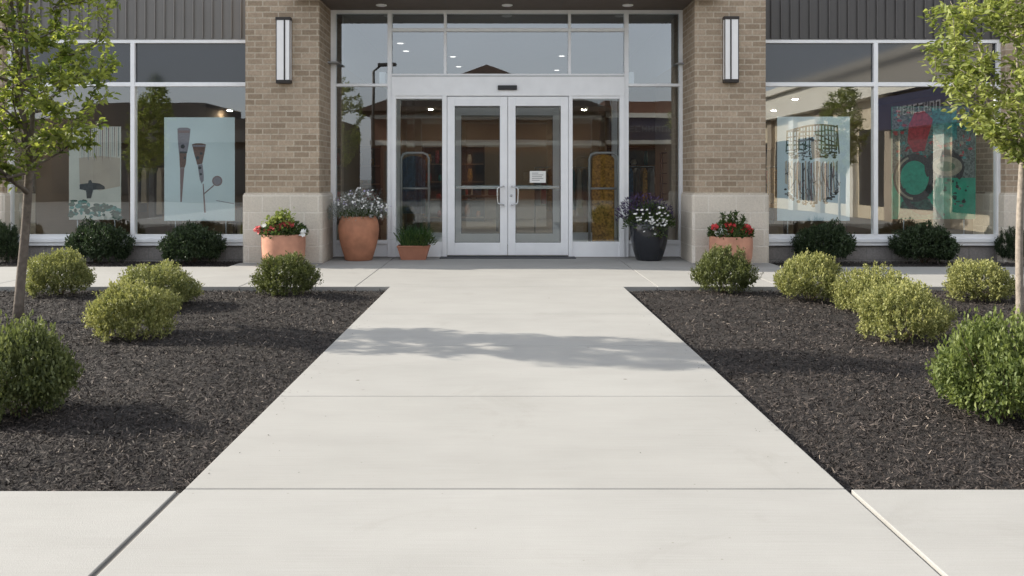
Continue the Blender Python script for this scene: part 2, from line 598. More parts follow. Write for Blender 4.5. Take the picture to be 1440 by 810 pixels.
def leaves(name, base, dirs, length, width, mat, rnd=None, fold=0.25, big=False, r=rng):
    """folded leaves growing from `base` along `dirs`"""
    n = len(base)
    dirs = unit(dirs)
    up = unit(r.normal(size=(n, 3)) * 0.6 + np.array([0, 0, 1.0]))
    side = unit(np.cross(dirs, up))
    nor = np.cross(side, dirs)
    ln = (length * r.uniform(0.7, 1.25, n))[:, None]
    wd = (width * r.uniform(0.75, 1.2, n))[:, None]
    if big:
        v = np.stack([
            base,
            base + dirs * ln * 0.33 + side * wd * 0.5 + nor * wd * fold,
            base + dirs * ln * 0.68 + side * wd * 0.38 + nor * (wd * fold * 0.6 - ln * 0.03),
            base + dirs * ln - nor * ln * 0.12,
            base + dirs * ln * 0.68 - side * wd * 0.38 + nor * (wd * fold * 0.6 - ln * 0.03),
            base + dirs * ln * 0.33 - side * wd * 0.5 + nor * wd * fold], axis=1)
        return fastmesh(name, v, [(0, 1, 2, 3), (0, 3, 4, 5)], 6, mat, rnd)
    v = np.stack([
        base,
        base + dirs * ln * 0.5 + side * wd * 0.5 + nor * wd * fold,
        base + dirs * ln,
        base + dirs * ln * 0.5 - side * wd * 0.5 + nor * wd * fold], axis=1)
    return fastmesh(name, v, [(0, 1, 2), (0, 2, 3)], 4, mat, rnd)


def copy_tree(o, loc=None, rz=None, label=None, group=None, scale=None):
    c = o.copy()
    COL.objects.link(c)
    if loc is not None:
        c.location = loc
    if rz is not None:
        c.rotation_euler = (0, 0, rz)
    if scale is not None:
        c.scale = scale
    if label:
        c['label'] = label
    if group:
        c['group'] = group

    def rec(src, dst):
        for ch in list(src.children):
            q = ch.copy()
            COL.objects.link(q)
            q.parent = dst
            rec(ch, q)
    rec(o, c)
    return c


# ------------------------------------------------------------------ ground, paving, beds
PX0, PX1 = -1.325, 1.434             # entrance path edges
YF = 3.553                           # back edge of the front slabs
YB = 10.06                           # back edge of the planting beds
YW2 = 12.28                          # back edge of the cross walk
YWIN = 13.3                          # window wall plane
YPIL = 12.9                          # front of the brick piers
YSTO = 13.75                         # storefront plane

g = MB()
g.add([(-400, -400, -0.16), (400, -400, -0.16), (400, 400, -0.16), (-400, 400, -0.16)], [(0, 1, 2, 3)])
tag(g.build('ground', M_ASPH), kind='structure', label='dark asphalt ground of the car park behind the paving')


def slab(mb, x0, x1, y0, y1, z=0.0, gap=0.004):
    mb.box(x0 + gap, x1 - gap, y0 + gap, y1 - gap, z - 0.14, z)


pth = MB()
ys = [-9.4, -7.8, -6.3, -4.8, -3.4, -2.4, -0.95, 0.55, 2.05, YF, 5.05, 6.55, 8.06]
for a, b in zip(ys[:-1], ys[1:]):
    slab(pth, PX0, PX1, a, b, gap=0.0025 if b != YF and a != YF else 0.0035)
slab(pth, PX0, PX1, 8.06, YB)
tag(pth.build('path', M_CONC, bevel=0.006), kind='structure', label='pale concrete path leading straight to the doors')
fs = MB()
for x0, x1, z in ((-4.4, PX0 - 0.014, 0.003), (-7.6, -4.4, 0.003), (-11, -7.6, 0.003), (PX1 + 0.002, 4.5, 0.009), (4.5, 7.6, 0.009), (7.6, 11, 0.009)):
    slab(fs, x0, x1, 0.55, YF - 0.03, z)
    slab(fs, x0, x1, -2.4, 0.55, z)
    slab(fs, x0, x1, -5.9, -2.4, z)
    slab(fs, x0, x1, -9.4, -5.9, z)
tag(fs.build('pavement', M_CONC, bevel=0.003), kind='structure', label='pale concrete front pavement in large slabs')
wk = MB()
xs = [-8.0, -6.1, -4.6, -3.1, -1.73, PX0 + 0.0]
for a, b in zip([-12.0, -9.2, -7.6, -6.1, -4.6, -3.1], [-9.2, -7.6, -6.1, -4.6, -3.1, -1.73]):
    slab(wk, a, b, YB, YW2)
slab(wk, -1.73, 1.83, YB, YW2 + 0.0, gap=0.003)
for a, b in zip([1.83, 3.3, 4.8, 6.3, 7.8, 9.3], [3.3, 4.8, 6.3, 7.8, 9.3, 12.0]):
    slab(wk, a, b, YB, YW2)
for a, b in zip([-2.68, -1.73, 1.83], [-1.73, 1.83, 2.86]):
    slab(wk, a, b, YW2, 13.62)
wk.box(-3.95, -2.69, YW2, 12.84, -0.14, -0.002)
wk.box(2.87, 4.03, YW2, 12.84, -0.14, -0.002)
tag(wk.build('walkway', M_CONC, bevel=0.006), kind='structure', label='pale concrete walk along the shop front')
jb = MB()
jb.box(PX0 - 0.014, PX0 + 0.003, -9.4, YF - 0.035, -0.151, -0.006)
jb.box(PX0 + 0.005, PX1 + 0.003, -9.4, 13.6, -0.15, -0.018)
jb.box(-11, 11, -9.4, YF - 0.04, -0.152, -0.032)
jb.box(-12, 12, YB + 0.01, YW2 - 0.01, -0.154, -0.034)
tag(jb.build('paving_joint', M_JOINT), kind='structure', label='dark filler in the paving joints')


def vnoise(x, y, s, seed):
    r = np.random.default_rng(seed)
    t = 0
    for k in range(5):
        a = r.uniform(0, 2 * math.pi, 2)
        f = s * (1 + 0.55 * k)
        th = r.uniform(0, math.pi)
        t = t + np.sin((x * math.cos(th) + y * math.sin(th)) * f + a[0]) * np.cos((y * math.cos(th) - x * math.sin(th)) * f * 0.8 + a[1]) / (1 + 0.5 * k)
    return t / 2.2


def bed_height(x, y, x0, x1, y0, y1, base, mound):
    e = np.minimum(np.minimum(x - x0, x1 - x), np.minimum(y - y0, y1 - y))
    e = np.clip(e / 0.6, 0, 1)
    return base + (mound + 0.022 * vnoise(x, y, 2.3, 3) + 0.012 * vnoise(x, y, 9.0, 4)) * e


mc, mn, mo = newmat('mulch_chip')
at = N(mn, 'ShaderNodeAttribute', attribute_name='rnd')
rr = ramp(mn, at.outputs['Fac'], [(0.0, (0.013, 0.0106, 0.0098)), (0.5, (0.043, 0.0345, 0.031)), (0.88, (0.115, 0.093, 0.082)), (1.0, (0.27, 0.225, 0.185))])
pp = N(mn, 'ShaderNodeBsdfPrincipled', Roughness=0.75)
pp.inputs['Specular IOR Level'].default_value = 0.35
L(mn, rr.outputs[0], pp.inputs['Base Color'])
L(mn, pp.outputs[0], mo.inputs[0])
M_CHIP = mc


def bed(x0, x1, y0, y1, base, mound, n, seed, what, vis):
    nx, ny = int((x1 - x0) / 0.09) + 1, int((y1 - y0) / 0.09) + 1
    X, Y = np.meshgrid(np.linspace(x0, x1, nx), np.linspace(y0, y1, ny))
    Z = bed_height(X, Y, x0, x1, y0, y1, base, mound)
    me = bpy.data.meshes.new('mulch_bed')
    vs = np.stack([X, Y, Z], -1).reshape(-1, 3)
    fsx = [(j * nx + i, j * nx + i + 1, (j + 1) * nx + i + 1, (j + 1) * nx + i) for j in range(ny - 1) for i in range(nx - 1)]
    me.from_pydata(vs.tolist(), [], fsx)
    me.materials.append(M_SOIL)
    me.polygons.foreach_set('use_smooth', [True] * len(fsx))
    tag(link('mulch_bed', me), kind='structure', label='dark soil of the ' + what)
    r = np.random.default_rng(seed)
    # more chips close to the walk where they show, in y with density ~ 1/y^1.6
    u = r.random(n)
    k = 1.5
    y = ((y0 ** (1 - k)) + u * (y1 ** (1 - k) - y0 ** (1 - k))) ** (1 / (1 - k))
    x = r.uniform(x0, x1, n)
    if vis:
        lim = 0.66 * y + 0.5
        ok = np.abs(x) < lim
        x, y = x[ok], y[ok]
        n = len(x)
    z = bed_height(x, y, x0, x1, y0, y1, base, mound)
    ang = r.uniform(0, 2 * math.pi, n)
    tilt = r.normal(0, 0.46, n)
    ln = np.clip(r.lognormal(math.log(0.0175), 0.48, n), 0.008, 0.055) * (0.75 + 0.06 * y)
    wd = ln * r.uniform(0.10, 0.26, n)
    wd = np.clip(wd, 0.002, 0.007)
    dx = np.stack([np.cos(ang) * np.cos(tilt), np.sin(ang) * np.cos(tilt), np.sin(tilt)], -1)
    roll = r.normal(0, 0.6, n)
    s0 = np.stack([-np.sin(ang), np.cos(ang), np.zeros(n)], -1)
    s1 = np.cross(dx, s0)
    sd = s0 * np.cos(roll)[:, None] + s1 * np.sin(roll)[:, None]
    nn = np.cross(dx, sd)
    c = np.stack([x, y, z + r.uniform(0.001, 0.022, n)], -1)
    # keep chips inside the bed
    marg = ln * 0.5 + 0.003
    c[:, 0] = np.clip(c[:, 0], x0 + marg * np.abs(dx[:, 0]), x1 - marg * np.abs(dx[:, 0]))
    c[:, 1] = np.clip(c[:, 1], y0 + marg * np.abs(dx[:, 1]), y1 - marg * np.abs(dx[:, 1]))
    if vis:      # a few crumbs kicked out onto the paving
        m_ = 70
        edge = x1 if x0 < 0 else x0
        sg_ = 1 if x0 < 0 else -1
        c[:m_, 0] = edge + sg_ * np.abs(r.exponential(0.10, m_)) + sg_ * 0.012
        c[:m_, 1] = r.uniform(3.7, 9.8, m_)
        c[:m_, 2] = 0.003
        dx[:m_, 2] = 0
        sd[:m_] = s0[:m_]
        nn[:m_] = np.array([0, 0, 1.0])
        ln[:m_] = r.uniform(0.006, 0.018, m_)
        wd[:m_] = r.uniform(0.003, 0.006, m_)
    l2, w2 = (ln * 0.5)[:, None], (wd * 0.5)[:, None]
    bend = (ln * r.normal(0, 0.10, n))[:, None]
    v = np.stack([c - dx * l2 - sd * w2 * 0.6, c - sd * w2 + nn * bend, c + dx * l2 - sd * w2 * 0.3,
                  c + dx * l2 + sd * w2 * 0.3, c + sd * w2 + nn * bend, c - dx * l2 + sd * w2 * 0.6], 1)
    rv = np.clip(r.beta(1.6, 2.6, n), 0, 0.9)
    pale = r.random(n) < 0.035
    rv[pale] = r.uniform(0.92, 1.0, pale.sum())
    cm = fastmesh('wood_mulch', v, [(0, 1, 4, 5), (1, 2, 3, 4)], 6, M_CHIP, rv)
    tag(link('wood_mulch', cm), 'dark shredded bark mulch covering the ' + what, 'mulch', kind='stuff')


bed(-9.5, PX0 - 0.004, YF - 0.025, YB + 0.004, -0.062, 0.045, 320000, 11, 'bed left of the path', True)
bed(PX1 + 0.004, 9.5, YF - 0.025, YB + 0.004, -0.062, 0.045, 320000, 12, 'bed right of the path', True)
bed(-7.9, -3.95, YW2, YWIN + 0.03, -0.05, 0.05, 9000, 13, 'narrow strip below the left window', False)
bed(4.03, 12, YW2, YWIN + 0.03, -0.05, 0.05, 9000, 14, 'narrow strip below the right window', False)

# ------------------------------------------------------------------ the shop building
HB = 4.12
XL = -7.95
XR = 13.0
bld = empty('shop_building', (0, YWIN, 0), 'tan brick shop building with wide glazed entrance between two brick piers', 'building')

# piers
PIERS = [(-3.88, -2.763, YPIL), (2.913, 3.985, YPIL), (7.76, 8.75, 13.15), (XL, -7.70, 13.15)]
for i, (x0, x1, yf) in enumerate(PIERS):
    b = MB()
    yb = 14.0
    b.box(x0, x1, yf, yb, 1.043, HB)
    pr = b.build('brick_pier', M_BRICK, bld)
    s = MB()
    ch = 0.035
    ox0, ox1, oy = x0 - 0.035, x1 + 0.05, yf - 0.05
    if i == 1:
        ox0, ox1 = x0 - 0.045, x1 + 0.045
    s.prismz([(ox0 + ch, oy), (ox1 - ch, oy), (ox1, oy + ch), (ox1, yb - 0.31 if i < 2 else yb), (ox0, yb - 0.31 if i < 2 else yb), (ox0, oy + ch)], -0.12, 1.02)
    s.prismz([(ox0 + ch + .012, oy + .014), (ox1 - ch - .012, oy + .014), (ox1 - .014, oy + ch), (ox1 - .014, yb - 0.32), (ox0 + .014, yb - 0.32), (ox0 + .014, oy + ch)], 1.02, 1.042)
    s.build('stone_base', M_BLOCK, pr, bevel=0.006)


def window_wall(x0, x1, mx, right):
    """two tall panes under two spandrel panes, on a low block wall, metal cladding above"""
    yw = YWIN
    fr = MB()
    fw = 0.055
    d0, d1 = yw - 0.02, yw + 0.09
    fr.box(x0, x1, d0, d1, 3.375, 3.43)           # head
    fr.box(x0, x1, d0, d1, 0.33, 0.395)           # bottom rail
    fr.box(x0, x0 + fw, d0, d1, 0.395, 3.375)
    fr.box(x1 - fw, x1, d0, d1, 0.395, 3.375)
    fr.box(mx - 0.033, mx + 0.033, d0 - 0.004, d1, 0.395, 3.375)
    fr.box(x0 + fw, mx - 0.033, d0, d1, 2.70, 2.765)
    fr.box(mx + 0.033, x1 - fw, d0, d1, 2.70, 2.765)
    w = fr.build('window', M_ALU, bld, bevel=0.004)
    sl_ = MB()
    sl_.box(x0, x1, yw - 0.055, yw + 0.09, 0.275, 0.328)
    sl_.box(x0, x1, yw - 0.035, yw + 0.09, 0.222, 0.273)
    sl_.build('sill', M_ALU, w, bevel=0.004)
    for a, b in ((x0 + fw, mx - 0.033), (mx + 0.033, x1 - fw)):
        p = MB()
        p.box(a, b, yw + 0.03, yw + 0.036, 0.395, 2.70)
        p.build('pane', M_GLASS, w)
        p = MB()
        p.box(a, b, yw + 0.03, yw + 0.05, 2.765, 3.375)
        p.build('spandrel_pane', M_SPAN, w)
    k = MB()
    k.box(x0, x1, yw + 0.015, yw + 0.25, -0.15, 0.221)
    k.build('plinth_wall', M_CMU, bld)
    c = MB()
    yc = yw - 0.01
    c.box(x0, x1, yc, yc + 0.2, 3.445, HB)
    c.box(x0, x1, yc - 0.02, yc + 0.1, 3.431, 3.444)
    x = x0 + 0.05
    i = 0
    while x < x1 - 0.03:
        c.box(x, x + 0.022, yc - 0.032, yc, 3.447, HB)
        x += 0.149
        i += 1
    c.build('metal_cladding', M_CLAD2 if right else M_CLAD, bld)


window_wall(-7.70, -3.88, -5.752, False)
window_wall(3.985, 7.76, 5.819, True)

# solid walls, roof, parapet cap
b = MB()
b.box(8.75, XR, 13.35, 13.6, -0.15, HB)
b.box(XL, XL + 0.25, 14.0, 30, -0.15, HB)
b.box(XR - 0.25, XR, 13.6, 30, -0.15, HB)
b.box(XL, XR, 30, 30.3, -0.15, HB)
b.build('brick_wall', M_BRICK, bld)
b = MB()
b.box(XL + 0.01, XR - 0.01, 14.05, 30, HB - 0.06, HB - 0.02)
b.build('flat_roof', M_GREYF, bld)
b = MB()
b.box(-3.13, 3.28, 12.6, 12.895, 3.985, HB)
b.box(-2.763, 2.913, 12.895, 14.0, 3.985, HB)
so_ = b.build('soffit', M_SOFFIT, bld)
for i, x in enumerate((-1.89, 0.08, 1.97)):
    q = MB()
    q.lathe(x, 13.36, [(0.075, 3.968), (0.085, 3.972), (0.085, 3.986)], 24)
    q.build('recessed_light', M_ACRYL, so_)
for x in (-1.83, -0.87, 0.93, 1.98):
    b = MB()
    b.box(x - 0.004, x + 0.004, 12.65, 13.7, 3.981, 3.9845)
    b.build('soffit_joint', M_BRONZE, so_)


# storefront ---------------------------------------------------------------
def X(px, y=YSTO):
    return (px - 706) / 1200 * y


def Z(py, y=YSTO):
    return 1.3 - (py - 248) / 1200 * y


f = MB()
y0, y1 = YSTO, YSTO + 0.12
xo0, xo1 = -2.763, 2.913
top = Z(14)
f.box(xo0, xo1, y0, y1, Z(18.5), top)                               # head
f.box(xo0, X(472), y0, y1, 0, Z(18.5))
f.box(X(955.5), xo1, y0, y1, 0, Z(18.5))
VX = [(545, 551), (878, 884)]
for a, b_ in VX:
    f.box(X(a), X(b_), y0 - 0.012, y1, 0, Z(18.5))
for a, b_ in ((624, 628), (799, 803)):
    f.box(X(a), X(b_), y0, y1, Z(104), Z(18.5))
for a, b_ in ((551, 624), (628, 799), (803, 878)):
    f.box(X(a), X(b_), y0, y1, Z(44), Z(39.5))
for a, b_ in ((472, 545), (884, 955.5)):
    f.box(X(a), X(b_), y0, y1, Z(121.5), Z(117.5))
    f.box(X(a), X(b_), y0, y1, Z(343), Z(338))
    f.box(X(a), X(b_), y0 + 0.03, y1, 0, Z(343))
store = f.build('storefront', M_ALU, bld, bevel=0.004)

pn = [(472, 545, 18.5, 117.5), (472, 545, 121.5, 338), (884, 955.5, 18.5, 117.5), (884, 955.5, 121.5, 338)]
for a, b_ in ((551, 624), (628, 799), (803, 878)):
    pn += [(a, b_, 18.5, 39.5), (a, b_, 44, 104)]
for a, b_, t, q in pn:
    p = MB()
    p.box(X(a), X(b_), YSTO + 0.05, YSTO + 0.056, Z(q), Z(t))
    p.build('pane', M_GLASSR if q < 120 else M_GLASS, store)

# sliding door assembly
f = MB()
ya, yb = YSTO - 0.035, YSTO + 0.10
f.box(X(551), X(878), ya, yb, Z(135), Z(104))                       # header
for a, b_ in ((551, 557), (622, 628.5), (799.5, 805), (871, 878)):
    f.box(X(a), X(b_), ya, yb, 0, Z(135))
for a, b_ in ((557, 622), (805, 871)):
    f.box(X(a), X(b_), ya + 0.02, yb - 0.02, Z(139), Z(135))
    f.box(X(a), X(b_), ya + 0.02, yb - 0.02, 0.0, Z(340))
df = f.build('door_frame', M_ALU, bld, bevel=0.004)
for a, b_ in ((557, 622), (805, 871)):
    p = MB()
    p.box(X(a), X(b_), YSTO + 0.02, YSTO + 0.026, Z(340), Z(139))
    p.build('sidelight_pane', M_GLASSD, df)
q = MB()
q.box(X(700), X(727), ya - 0.04, ya + 0.001, Z(127), Z(120.5))
q.build('motion_sensor', M_BLACK, df, bevel=0.008)
q = MB()
q.box(X(551.5), X(877.5), ya - 0.006, ya + 0.001, Z(108), Z(106.5))
q.build('header_seam', M_ALU2, df)
q = MB()
q.box(X(620), X(808), YSTO - 0.30, YSTO + 0.12, -0.05, 0.012)
q.build('threshold', M_RUBBER, df, bevel=0.004)
for a, b_ in ((-2.70, X(619.5)), (X(808.5), 2.86)):
    q = MB()
    q.box(a, b_, 13.62, 13.9, -0.14, 0.006)
    q.build('entrance_step', M_CMU, bld)


def door_leaf(xa, xb, yy, zt, handle_side, near):
    """glazed aluminium leaf between xa and xb"""
    st = (xb - xa) * 0.125
    m = MB()
    yd0, yd1 = yy, yy + 0.045
    z0 = 0.03
    zb = Z(341)
    ztop = zt - 0.15
    m.box(xa, xa + st, yd0, yd1, z0, zt)
    m.box(xb - st, xb, yd0, yd1, z0, zt)
    m.box(xa + st, xb - st, yd0, yd1, z0, zb)
    m.box(xa + st, xb - st, yd0, yd1, ztop, zt)
    lf = m.build('door', M_ALU, bld, bevel=0.004)
    p = MB()
    p.box(xa + st, xb - st, yd0 + 0.02, yd0 + 0.026, zb, ztop)
    p.build('pane', M_GLASSD, lf)
    p = MB()
    for (u0, u1, w0, w1) in ((xa + st, xb - st, zb, zb + .008), (xa + st, xb - st, ztop - .008, ztop), (xa + st, xa + st + .008, zb + .008, ztop - .008), (xb - st - .008, xb - st, zb + .008, ztop - .008)):
        p.box(u0, u1, yd0 + 0.008, yd0 + 0.019, w0, w1)
    p.build('gasket', M_BLACK, lf)
    zb_ = Z(264)
    p = MB()
    p.box(xa + st * 0.9, xb - st * 0.9, yd1 + 0.03, yd1 + 0.06, zb_ - 0.022, zb_ + 0.022)
    p.build('push_bar', M_CHROME, lf, bevel=0.006)
    if near:
        hx = xb - st * 0.5 if handle_side > 0 else xa + st * 0.5
        p = MB()
        c = -1 if handle_side > 0 else 1
        zt_, zl = Z(262), Z(288)
        yo = yd0 - 0.075
        pts = [(hx, yd0 + 0.001, zt_), (hx, yo + 0.02, zt_), (hx + c * 0.02, yo, zt_ - 0.004), (hx + c * 0.085, yo, zt_ - 0.02), (hx + c * 0.10, yo, zt_ - 0.05),
               (hx + c * 0.10, yo, zl + 0.05), (hx + c * 0.085, yo, zl + 0.02), (hx + c * 0.02, yo, zl + 0.004), (hx, yo + 0.02, zl), (hx, yd0 + 0.001, zl)]
        p.tube(pts, 0.0125, 10)
        p.build('pull_handle', M_CHROME, lf)
        if handle_side < 0:
            p = MB()
            p.tube([(hx - 0.01, yd0 - 0.012, Z(275)), (hx - 0.01, yd0 + 0.002, Z(275))], 0.018, 16)
            p.build('lock', M_CHROME, lf)
    return lf


ZT = Z(136)
door_leaf(X(629), X(713.6), YSTO - 0.02, ZT, 1, True)
door_leaf(X(714.4), X(799), YSTO - 0.02, ZT, -1, True)

# inner vestibule: a second glazed screen and its side screens
YI = 15.9
m = MB()
xi0, xi1 = X(629), X(799)
for xa, xb in ((-2.0, -1.9), (xi0 - 0.09, xi0 - 0.005), (xi1 + 0.005, xi1 + 0.09), (2.05, 2.15)):
    m.box(xa, xb, YI, YI + 0.1, 0.0, 3.0)
m.box(-1.9, xi0 - 0.09, YI, YI + 0.1, 2.72, 3.0)
m.box(xi1 + 0.09, 2.05, YI, YI + 0.1, 2.72, 3.0)
m.box(xi0 - 0.005, xi1 + 0.005, YI - 0.02, YI + 0.1, ZT + 0.01, 3.0)
m.box(-1.9, xi0 - 0.09, YI, YI + 0.1, 0.0, 0.25)
m.box(xi1 + 0.09, 2.05, YI, YI + 0.1, 0.0, 0.25)
for xs_ in (-2.0, 2.05):
    m.box(xs_, xs_ + 0.1, 13.9, YI - 0.001, 2.8, 3.0)
    m.box(xs_, xs_ + 0.1, 13.9, YI - 0.001, 0.0, 0.2)
    m.box(xs_, xs_ + 0.1, 14.8, 14.88, 0.2, 2.8)
scr = m.build('vestibule_screen', M_ALU, bld)
for xa, xb in ((-1.9, xi0 - 0.09), (xi1 + 0.09, 2.05)):
    p = MB()
    p.box(xa, xb, YI + 0.04, YI + 0.046, 0.25, 2.72)
    p.build('pane', M_GLASSD, scr)
door_leaf(xi0, (xi0 + xi1) / 2 - 0.005, YI - 0.01, ZT, 1, False)
door_leaf((xi0 + xi1) / 2 + 0.005, xi1, YI - 0.01, ZT, -1, False)

# inside of the shop
b = MB()
b.box(XL + 0.25, XR - 0.25, 13.9, 29.9, -0.1, 0.0)
b.build('shop_floor', M_FLOORIN, bld)
b = MB()
b.box(-2.6, 2.8, 13.95, 22.0, 3.93, 3.95)
b.box(XL + 0.25, -2.6, 13.5, 29.9, 3.10, 3.12)
b.box(2.8, XR - 0.25, 13.65, 29.9, 3.10, 3.12)
b.box(-2.6, 2.8, 22.0, 29.9, 3.10, 3.12)
b.box(-2.6, 2.8, 21.98, 22.0, 3.12, 3.93)
b.box(-2.62, -2.6, 14.0, 22.0, 3.12, 3.95)
b.box(2.8, 2.82, 14.0, 22.0, 3.12, 3.95)
b.build('shop_ceiling', M_CEILIN, bld)
for bx in ((XL + 0.25, XR - 0.25, 26.0, 26.1), (XL + 0.255, XL + 0.30, 14.02, 25.99), (-2.65, -2.6, 14.02, 15.6), (2.8, 2.85, 14.02, 15.6), (9.6, 9.7, 13.7, 25.99)):
    b = MB()
    b.box(*bx, 0.0, 3.1)
    b.build('shop_wall', M_WALLIN, bld)

LG = 'round downlights in the shop ceiling'


def downlight(x, y, z, lens=None, label='small round lit downlight added to the shop ceiling to brighten the interior'):
    t = empty('downlight', (x, y, z), label, 'ceiling light', LG)
    q = MB()
    q.lathe(x, y, [(0.10, z - 0.012), (0.115, z - 0.006), (0.115, z - 0.001)], 20)
    q.build('trim_ring', M_ALU, t)
    q = MB()
    q.lathe(x, y, [(0.055, z - 0.02), (0.065, z - 0.014), (0.065, z - 0.0125)], 20)
    q.build('lamp_lens', lens or M_LAMP, t)
    return t


for px, py in ((563, 60), (571, 71), (637, 79), (645, 93), (790, 78), (783, 98)):
    yy = (3.93 - 1.3) * 1200 / (248 - py)
    downlight((px - 706) / 1200 * yy, yy, 3.93, M_LAMPD, 'dim round downlight seen through the panes above the ' + ('left half of the door header' if px < 706 else 'right half of the door header'))
for px, py in ((291, 152), (323, 155), (216, 150), (1088, 155), (1118, 139), (1250, 150), (1287, 146)):
    yy = 1.8 * 1200 / (248 - py)
    downlight((px - 706) / 1200 * yy, yy, 3.10, None, 'lit ceiling spot seen above the ' + ('poster of brush shapes' if px < 700 else 'ice blue poster' if px < 1200 else 'green poster'))
for x, y in ((-6.2, 14.6), (-4.7, 14.6), (5.0, 14.6), (6.6, 14.6), (-0.9, 22.6), (0.9, 22.6), (-1.6, 24.6), (1.7, 24.6), (-1.9, 22.8), (2.2, 22.9)):  # further downlights, mostly out of view, added to brighten the shop interior
    downlight(x, y, 3.10)

# ------------------------------------------------------------------ wall lamps on the piers
def sconce(x0, x1, zb, zt, bar, label):
    yf = YPIL
    t = empty('wall_lamp', ((x0 + x1) / 2, yf, zb), label, 'wall lamp', 'tall wall lamps on the brick piers')
    m = MB()
    e = 0.014
    dp = 0.115
    m.box(x0, x1, yf - 0.02, yf - 0.001, zb, zt)                       # back plate
    m.box(x0, x1, yf - dp, yf - 0.02, zb, zb + 0.05)
    m.box(x0 - 0.005, x1 + 0.005, yf - dp - 0.005, yf - 0.02, zt - 0.045, zt)
    for a in (x0, x1 - e):
        m.box(a, a + e, yf - dp, yf - dp + e, zb + 0.05, zt - 0.045)
    m.box(bar - 0.011, bar + 0.011, yf - dp - 0.004, yf - dp + e, zb + 0.05, zt - 0.045)
    m.build('lamp_frame', M_BRONZE, t, bevel=0.004)
    p = MB()
    p.box(x0 + 0.004, x1 - 0.004, yf - dp + 0.004, yf - 0.021, zb + 0.051, zt - 0.046)
    p.build('diffuser', M_ACRYL, t)


sconce(X(388, 12.8), X(408.5, 12.8), Z(117, 12.8), Z(24, 12.8), X(400.3, 12.8), 'bronze framed white wall lamp on the left brick pier')
sconce(X(1018.5, 12.8), X(1039, 12.8), Z(116, 12.8), Z(23, 12.8), X(1027.5, 12.8), 'bronze framed white wall lamp on the right brick pier')

# ------------------------------------------------------------------ guard rails beside the doors
def rail(xa, xb, yy, zt, zm, label):
    t = empty('guard_rail', ((xa + xb) / 2, yy, 0), label, 'guard rail', 'steel guard rails inside the entrance')
    m = MB()
    r_ = 0.10
    m.tube([(xa, yy, 0), (xa, yy, zt - r_), (xa + r_ * .3, yy, zt - r_ * .3), (xa + r_, yy, zt), (xb - r_, yy, zt), (xb - r_ * .3, yy, zt - r_ * .3), (xb, yy, zt - r_), (xb, yy, 0)], 0.022, 10)
    m.build('rail_tube', M_ALU2, t)
    m = MB()
    m.tube([(xa, yy, zm), (xb, yy, zm)], 0.018, 8)
    m.build('mid_bar', M_ALU2, t)


rail(X(564, 14.5), X(603, 14.5), 14.5, Z(215, 14.5), Z(265, 14.5), 'rounded steel guard rail behind the glass left of the doors')
rail(X(829, 14.5), X(869, 14.5), 14.5, Z(215, 14.5), Z(265, 14.5), 'rounded steel guard rail behind the glass right of the doors')


# notice on the door
q = MB()
q.box(X(745), X(767.5), YSTO - 0.003, YSTO - 0.001, Z(257), Z(240.5), 0)
nt_ = q.build('paper_notice', M_PAPER, None, at=(X(756), YSTO - 0.002, Z(249)))
tag(nt_, 'small white paper notice taped to the right door glass', 'notice')
q = MB()
for i, (a, b_) in enumerate(((748, 757), (748, 764), (748, 762), (748, 764), (748, 759))):
    q.box(X(a), X(b_), YSTO - 0.0038, YSTO - 0.0032, Z(243.9 + i * 2.5), Z(243 + i * 2.5))
q.build('printed_line', M_INK, nt_)


# ------------------------------------------------------------------ window posters
def flat(mb, pts, Y, proud, mi):
    """polygon given in photo pixels, laid 1 mm proud of the poster face"""
    mb.prism([(P(a, b, Y).x, P(a, b, Y).z) for a, b in pts], Y - proud, Y - 0.0003, mi)


def line(mb, p0, p1, w, Y, proud, mi):
    a, b = Vector(p0), Vector(p1)
    t = (b - a).normalized()
    n = Vector((-t.y, t.x)) * w / 2
    flat(mb, [a + n, b + n, b - n, a - n], Y, proud, mi)


def disc(mb, c, rx, ry, Y, proud, mi, k=28, a0=0, a1=360):
    pts = [(c[0] + rx * math.cos(R(a0 + (a1 - a0) * i / k)), c[1] + ry * math.sin(R(a0 + (a1 - a0) * i / k))) for i in range(k + (0 if a1 - a0 == 360 else 1))]
    flat(mb, pts, Y, proud, mi)


def ring(mb, c, rx, ry, w, Y, proud, mi, a0=0, a1=360, k=36):
    for i in range(k):
        t0, t1 = R(a0 + (a1 - a0) * i / k), R(a0 + (a1 - a0) * (i + 1.03) / k)
        flat(mb, [(c[0] + rx * math.cos(t0), c[1] + ry * math.sin(t0)), (c[0] + rx * math.cos(t1), c[1] + ry * math.sin(t1)),
                  (c[0] + (rx - w) * math.cos(t1), c[1] + (ry - w) * math.sin(t1)), (c[0] + (rx - w) * math.cos(t0), c[1] + (ry - w) * math.sin(t0))], Y, proud, mi)


YP_ = YWIN + 0.075
C_ = lambda name, col, **k: simple(name, col, 0.7, **k)
PB = C_('poster_pale_blue', (0.74, 0.85, 0.88), var=0.05, scale=1.2)
PB2 = C_('poster_ice', (0.74, 0.86, 0.92), var=0.07, scale=2)
PLIL = C_('poster_lilac', (0.28, 0.26, 0.30), var=0.25, scale=60)
PBRN = C_('poster_brown', (0.17, 0.095, 0.075), var=0.4, scale=70)
PROSE = C_('poster_rose', (0.27, 0.18, 0.18), var=0.3, scale=60)
PDK = C_('poster_dark', (0.045, 0.05, 0.055), var=0.4, scale=40)
PGREY = C_('poster_grey', (0.24, 0.26, 0.27), var=0.3, scale=40)
PCREAM = C_('poster_cream', (0.60, 0.52, 0.43), var=0.1, scale=10)
PPALE = C_('poster_pale', (0.66, 0.65, 0.58), var=0.08, scale=3)
PGREEN = C_('poster_green', (0.02, 0.30, 0.18), var=0.25, scale=8)
